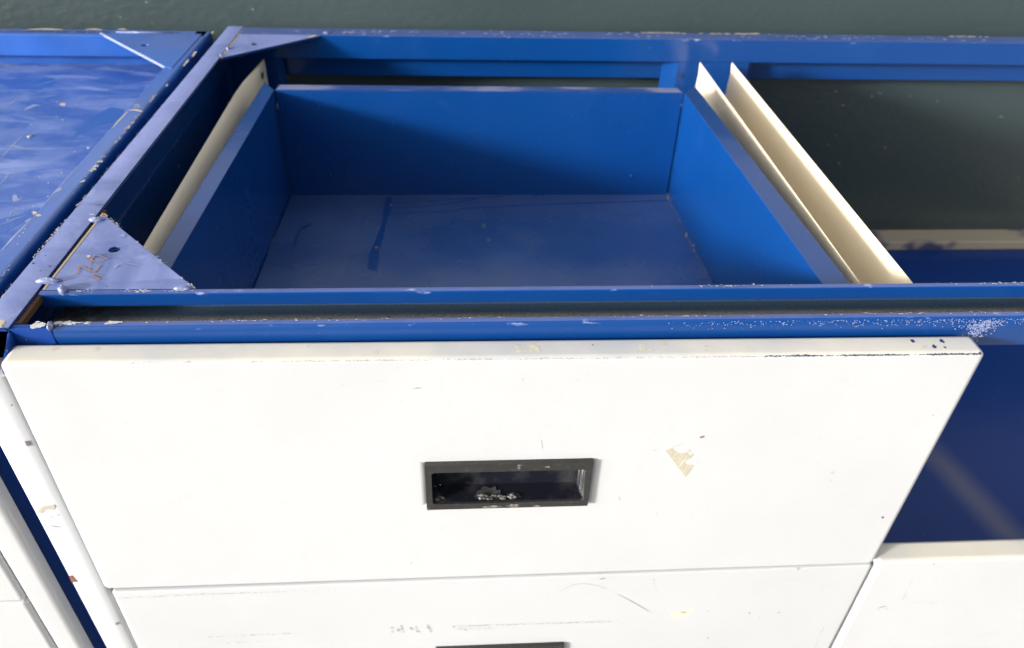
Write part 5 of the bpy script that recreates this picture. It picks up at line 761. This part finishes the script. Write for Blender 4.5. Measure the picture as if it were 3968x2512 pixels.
# chipped line of bare paint along the top front edge
fl = (-.707, -.707, 0)
flecks('scuff_marks', 'chip_dark', fp, (.66, 1.2681, -.0497), (1.150, 1.2681, -.0519), 700, .0013, .0008, (0, -1, 1), 51, (0, 1, 1)); 
flecks('scuff_marks', 'scuff_grey', fp, (-.38, 1.2681, -.0453), (.66, 1.2681, -.0497), 480, .0012, .0008, (0, -1, 1), 52, (0, 1, 1))
flecks('scuff_marks', 'scuff_grey', fp, (-.90, 1.2681, -.0431), (-.38, 1.2681, -.0453), 40, .0012, .001, (0, -1, 1), 53, (0, 1, 1))
part('edge_tape', *box(1.150, 1.1665, 1.296, 1.312, -.245, -.178), 'tape', fp)
part('lock_pin', *lump(1.168, 1.300, -.222, .006, .006, .008, 0, 2, 8, 6), 'bezel', fp, smooth=True)
# body
TH = .006; ZF = -.487; ZL = -.05
xlf, xlb, xrf, xrb = -.722, -.7005, .8985, .8655          # inner faces at the front (Y 1.345) and at the back (Y 2.873)
YR = 2.873; Y0 = 1.545
def side(x0, x1, sgn, lipw0, lipw1, drop):
    a = [(x0, Y0, ZF-TH), (x0, Y0, ZL), (x0+sgn*lipw0, Y0, ZL), (x0+sgn*lipw0, Y0, ZL-.03)]
    b = [(x1, 2.962, ZF-TH), (x1, 2.962-.085, ZL), (x1+sgn*lipw1, 2.962, ZL), (x1+sgn*lipw1, 2.962, ZL-.03)]
    t = TH*sgn
    def shift(P): 
        return [(P[0][0]+t, P[0][1], P[0][2]), (P[1][0]+t, P[1][1], P[1][2]-TH), (P[2][0]-t, P[2][1], P[2][2]-TH), (P[3][0]-t, P[3][1], P[3][2])]
    A, B = a+shift(a), b+shift(b)
    v = A+B; f = []
    for i in range(3):
        f.append((i, i+1, 8+i+1, 8+i)); f.append((4+i, 8+4+i, 8+4+i+1, 4+i+1))
        f.append((i, 4+i, 4+i+1, i+1)); f.append((8+i, 8+i+1, 12+i+1, 12+i))
    f += [(0, 8, 12, 4), (3, 7, 15, 11)]
    return part('side_wall', v, f, 'blue', dr, .0025, 2)
side(xlf, xlb, -1, .054, .053, 0)
side(xrf, xrb, 1, .072, .061, 0)
rear = sheet([(YR, ZF-TH), (YR, ZL), (2.932, ZL), (2.932, ZL-.03)], -TH)
part('rear_wall', *along_x(rear, -.6965, .8605), 'edge' if False else 'blue', dr, .002)
part('dust_film', [(-.693, YR+.004, ZL+.0009), (.857, YR+.004, ZL+.0009), (.848, 2.929, ZL+.0009), (-.686, 2.929, ZL+.0009)], [(0, 1, 2, 3)], 'fold', dr)
fb = part('drawer_floor', [(xlf+.001, YB+.001, ZF), (xrf-.001, YB+.001, ZF), (.869, YR, ZF), (-.697, YR, ZF), (xlf+.001, YB+.001, ZF-TH), (xrf-.001, YB+.001, ZF-TH), (.869, YR, ZF-TH), (-.697, YR, ZF-TH)],
          [(0, 1, 2, 3), (4, 7, 6, 5), (0, 4, 5, 1), (1, 5, 6, 2), (2, 6, 7, 3), (3, 7, 4, 0)], 'floor', dr)
put_marks('floor', fb)
for x in (-.53, .70): part('screw', *lump(x, YR-.001, -.40, .008, .003, .008, 0, 1, 10, 6), 'blue', dr, smooth=True)

# --- closed drawers below
def tray(parent, x0, x1, z0, z1):
    t = .012
    part('drawer_body', *join(box(x0, x1, 1.345, 2.9, z0, z0+t), box(x0, x0+t, 1.345, 2.9, z0+t, z1), box(x1-t, x1, 1.345, 2.9, z0+t, z1), box(x0+t, x1-t, 2.9-t, 2.9, z0+t, z1)), 'blue', parent)
d2 = thing('drawer', 'closed white drawer front under the open drawer, with grey scuffs and a yellow stain', 'drawer', V(.08, 2.1, -1.6))
panel_lo = panel(d2, (-.9500, -.8320), (1.1515, -.8205), (-.955, -1.60), (1.148, -1.60), YF, YB, [(-.087, -1.165), (.285, -1.165), (.285, -1.31), (-.087, -1.31)], .011, mat='white_plain')
put_marks('lower', panel_lo)
handle(d2, -.0945, .2905, -1.154, -1.318, YF)
tray(d2, -.72, .89, -1.5, -1.12)
d3 = thing('drawer', 'closed white drawer front with a rounded top edge below the empty right bay', 'drawer', V(2.2, 2.1, -1.6))
panel_r = panel(d3, (1.1590, -.8080), (3.16, -.8120), (1.161, -1.60), (3.16, -1.60), YF, YB, [(1.965, -1.165), (2.355, -1.165), (2.355, -1.31), (1.965, -1.31)], .016)
put_marks('rightlow', panel_r)
handle(d3, 1.958, 2.362, -1.154, -1.318, YF)
tray(d3, 1.35, 3.0, -1.5, -1.12)

# ================================================================== the neighbouring cabinet on the left
lc = thing('scuffed_cabinet', 'blue steel cabinet with a scratched sunken top sheet, at the left edge', 'cabinet', V(-2.1, 2.4, -TOP/S))
XL = -3.2
# right side rail (flange rolled over to an outer skirt)
rp = sheet(fillet([(-.065, -.012), (-.065, 0), (0, 0), (0, -.14)], [0, .006, .016, 0], 5), -.010)
part('side_rail', *extrude(rp, lambda x, z: (-1.0480+x*.80, 1.30, z), lambda x, z: (-1.0590+x*1.0, 3.43, z)), 'faded', lc, 0)
put_marks('lrail', lc)
flecks('paint_chips', 'chip_cream', lc, (-1.0640, 2.95, -.0003), (-1.0580, 2.00, -.0003), 80, .0026, .0030, (.3, 0, 1), 61, (1, 0, 0))
flecks('paint_chips', 'chip_pale', lc, (-1.0620, 2.60, -.0003), (-1.0560, 1.45, -.0003), 140, .0017, .0030, (.3, 0, 1), 62, (1, 0, 0))
flecks('paint_chips', 'chip_white', lc, (-1.0580, 2.16, -.0003), (-1.0570, 2.00, -.0003), 60, .0026, .0030, (.3, 0, 1), 63, (1, 0, 0))
lb = sheet([(3.385, -.088), (3.354, -.088), (3.354, 0), (3.432, 0), (3.432, -.160)], -.010)
part('back_rail', *along_x(lb, XL, -1.06), 'faded', lc, .004, 3)
put_marks('lback', lc)
part('bright_edge', *along_x(fillet([(3.386, 0), (3.386, .006), (3.397, .006), (3.397, 0)], .003, 3), XL, -1.47), 'weld', lc, smooth=True)
part('bright_edge', *along_x(fillet([(3.392, 0), (3.392, .005), (3.400, .005), (3.400, 0)], .003, 3), -1.44, -1.19), 'weld', lc, smooth=True)
lg = part('gusset', *plate([(-1.5036, 3.386), (-1.118, 2.972), (-1.085, 2.95), (-1.085, 3.386)], [circle(-1.271, 3.2269, .0135)], -.010, .002), 'faded', lc, .003, 2, label='rear corner plate with a pale chipped edge')
put_marks('lgusset', lc)
part('bright_edge', [(-1.5036, 3.387, .0026), (-1.120, 2.976, .0026), (-1.117, 2.971, .0026), (-1.117, 2.968, -.003), (-1.121, 2.967, -.003), (-1.506, 3.382, -.003), (-1.500, 3.3875, .0026)],
     [(0, 6, 1), (0, 1, 4, 5), (1, 2, 3, 4)], 'chip_pale', lg)
pan = part('top_sheet', *box(XL, -1.06, 1.40, 3.42, -.150, -.140), 'pan', lc)
put_marks('pan', pan)
part('screw', *lump(-1.515, 2.647, -.139, .010, .010, .004, 0, 9, 10, 6), 'steel', pan, smooth=True)
fr = fillet([(1.40, -.15), (1.40, 0), (1.345, 0), (1.335, -.10)], [0, .006, .01, 0], 4)
part('front_lip', *along_x(fr, XL, -1.11), 'faded', lc)
part('side_panel', *box(-1.056, -1.045, 1.34, 3.42, -2.6, -.1405), 'blue', lc)
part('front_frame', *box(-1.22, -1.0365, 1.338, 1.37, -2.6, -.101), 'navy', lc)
strip2 = fillet([(-1.170, 1.3365), (-1.172, 1.272), (-1.160, 1.2655), (-1.112, 1.2655), (-1.099, 1.272), (-1.0985, 1.302), (-1.130, 1.303), (-1.130, 1.3365)], [0, .006, .010, .010, .006, .002, 0, 0], 4)
c2 = part('corner_post', *extrude(strip2, lambda x, y: (x, y, -2.6), lambda x, y: (x, y, -.085)), 'white', lc, 0)
for k, (z1, z0) in enumerate(((-.06, -.858), (-.866, -1.62))):
    d = thing('drawer', ('upper', 'lower')[k]+' white drawer front at the left edge of the photo, on the scuffed cabinet', 'drawer', V(-2.1, 2.1, z0))
    panel(d, (-3.15, z1), (-1.177, z1), (-3.15, z0), (-1.177, z0), YF, YB, [(-2.36, z1-.32), (-1.97, z1-.32), (-1.97, z1-.47), (-2.36, z1-.47)], .012)
    handle(d, -2.367, -1.963, z1-.312, z1-.478, YF)
    tray(d, -2.9, -1.4, z0+.1, z0+.5)
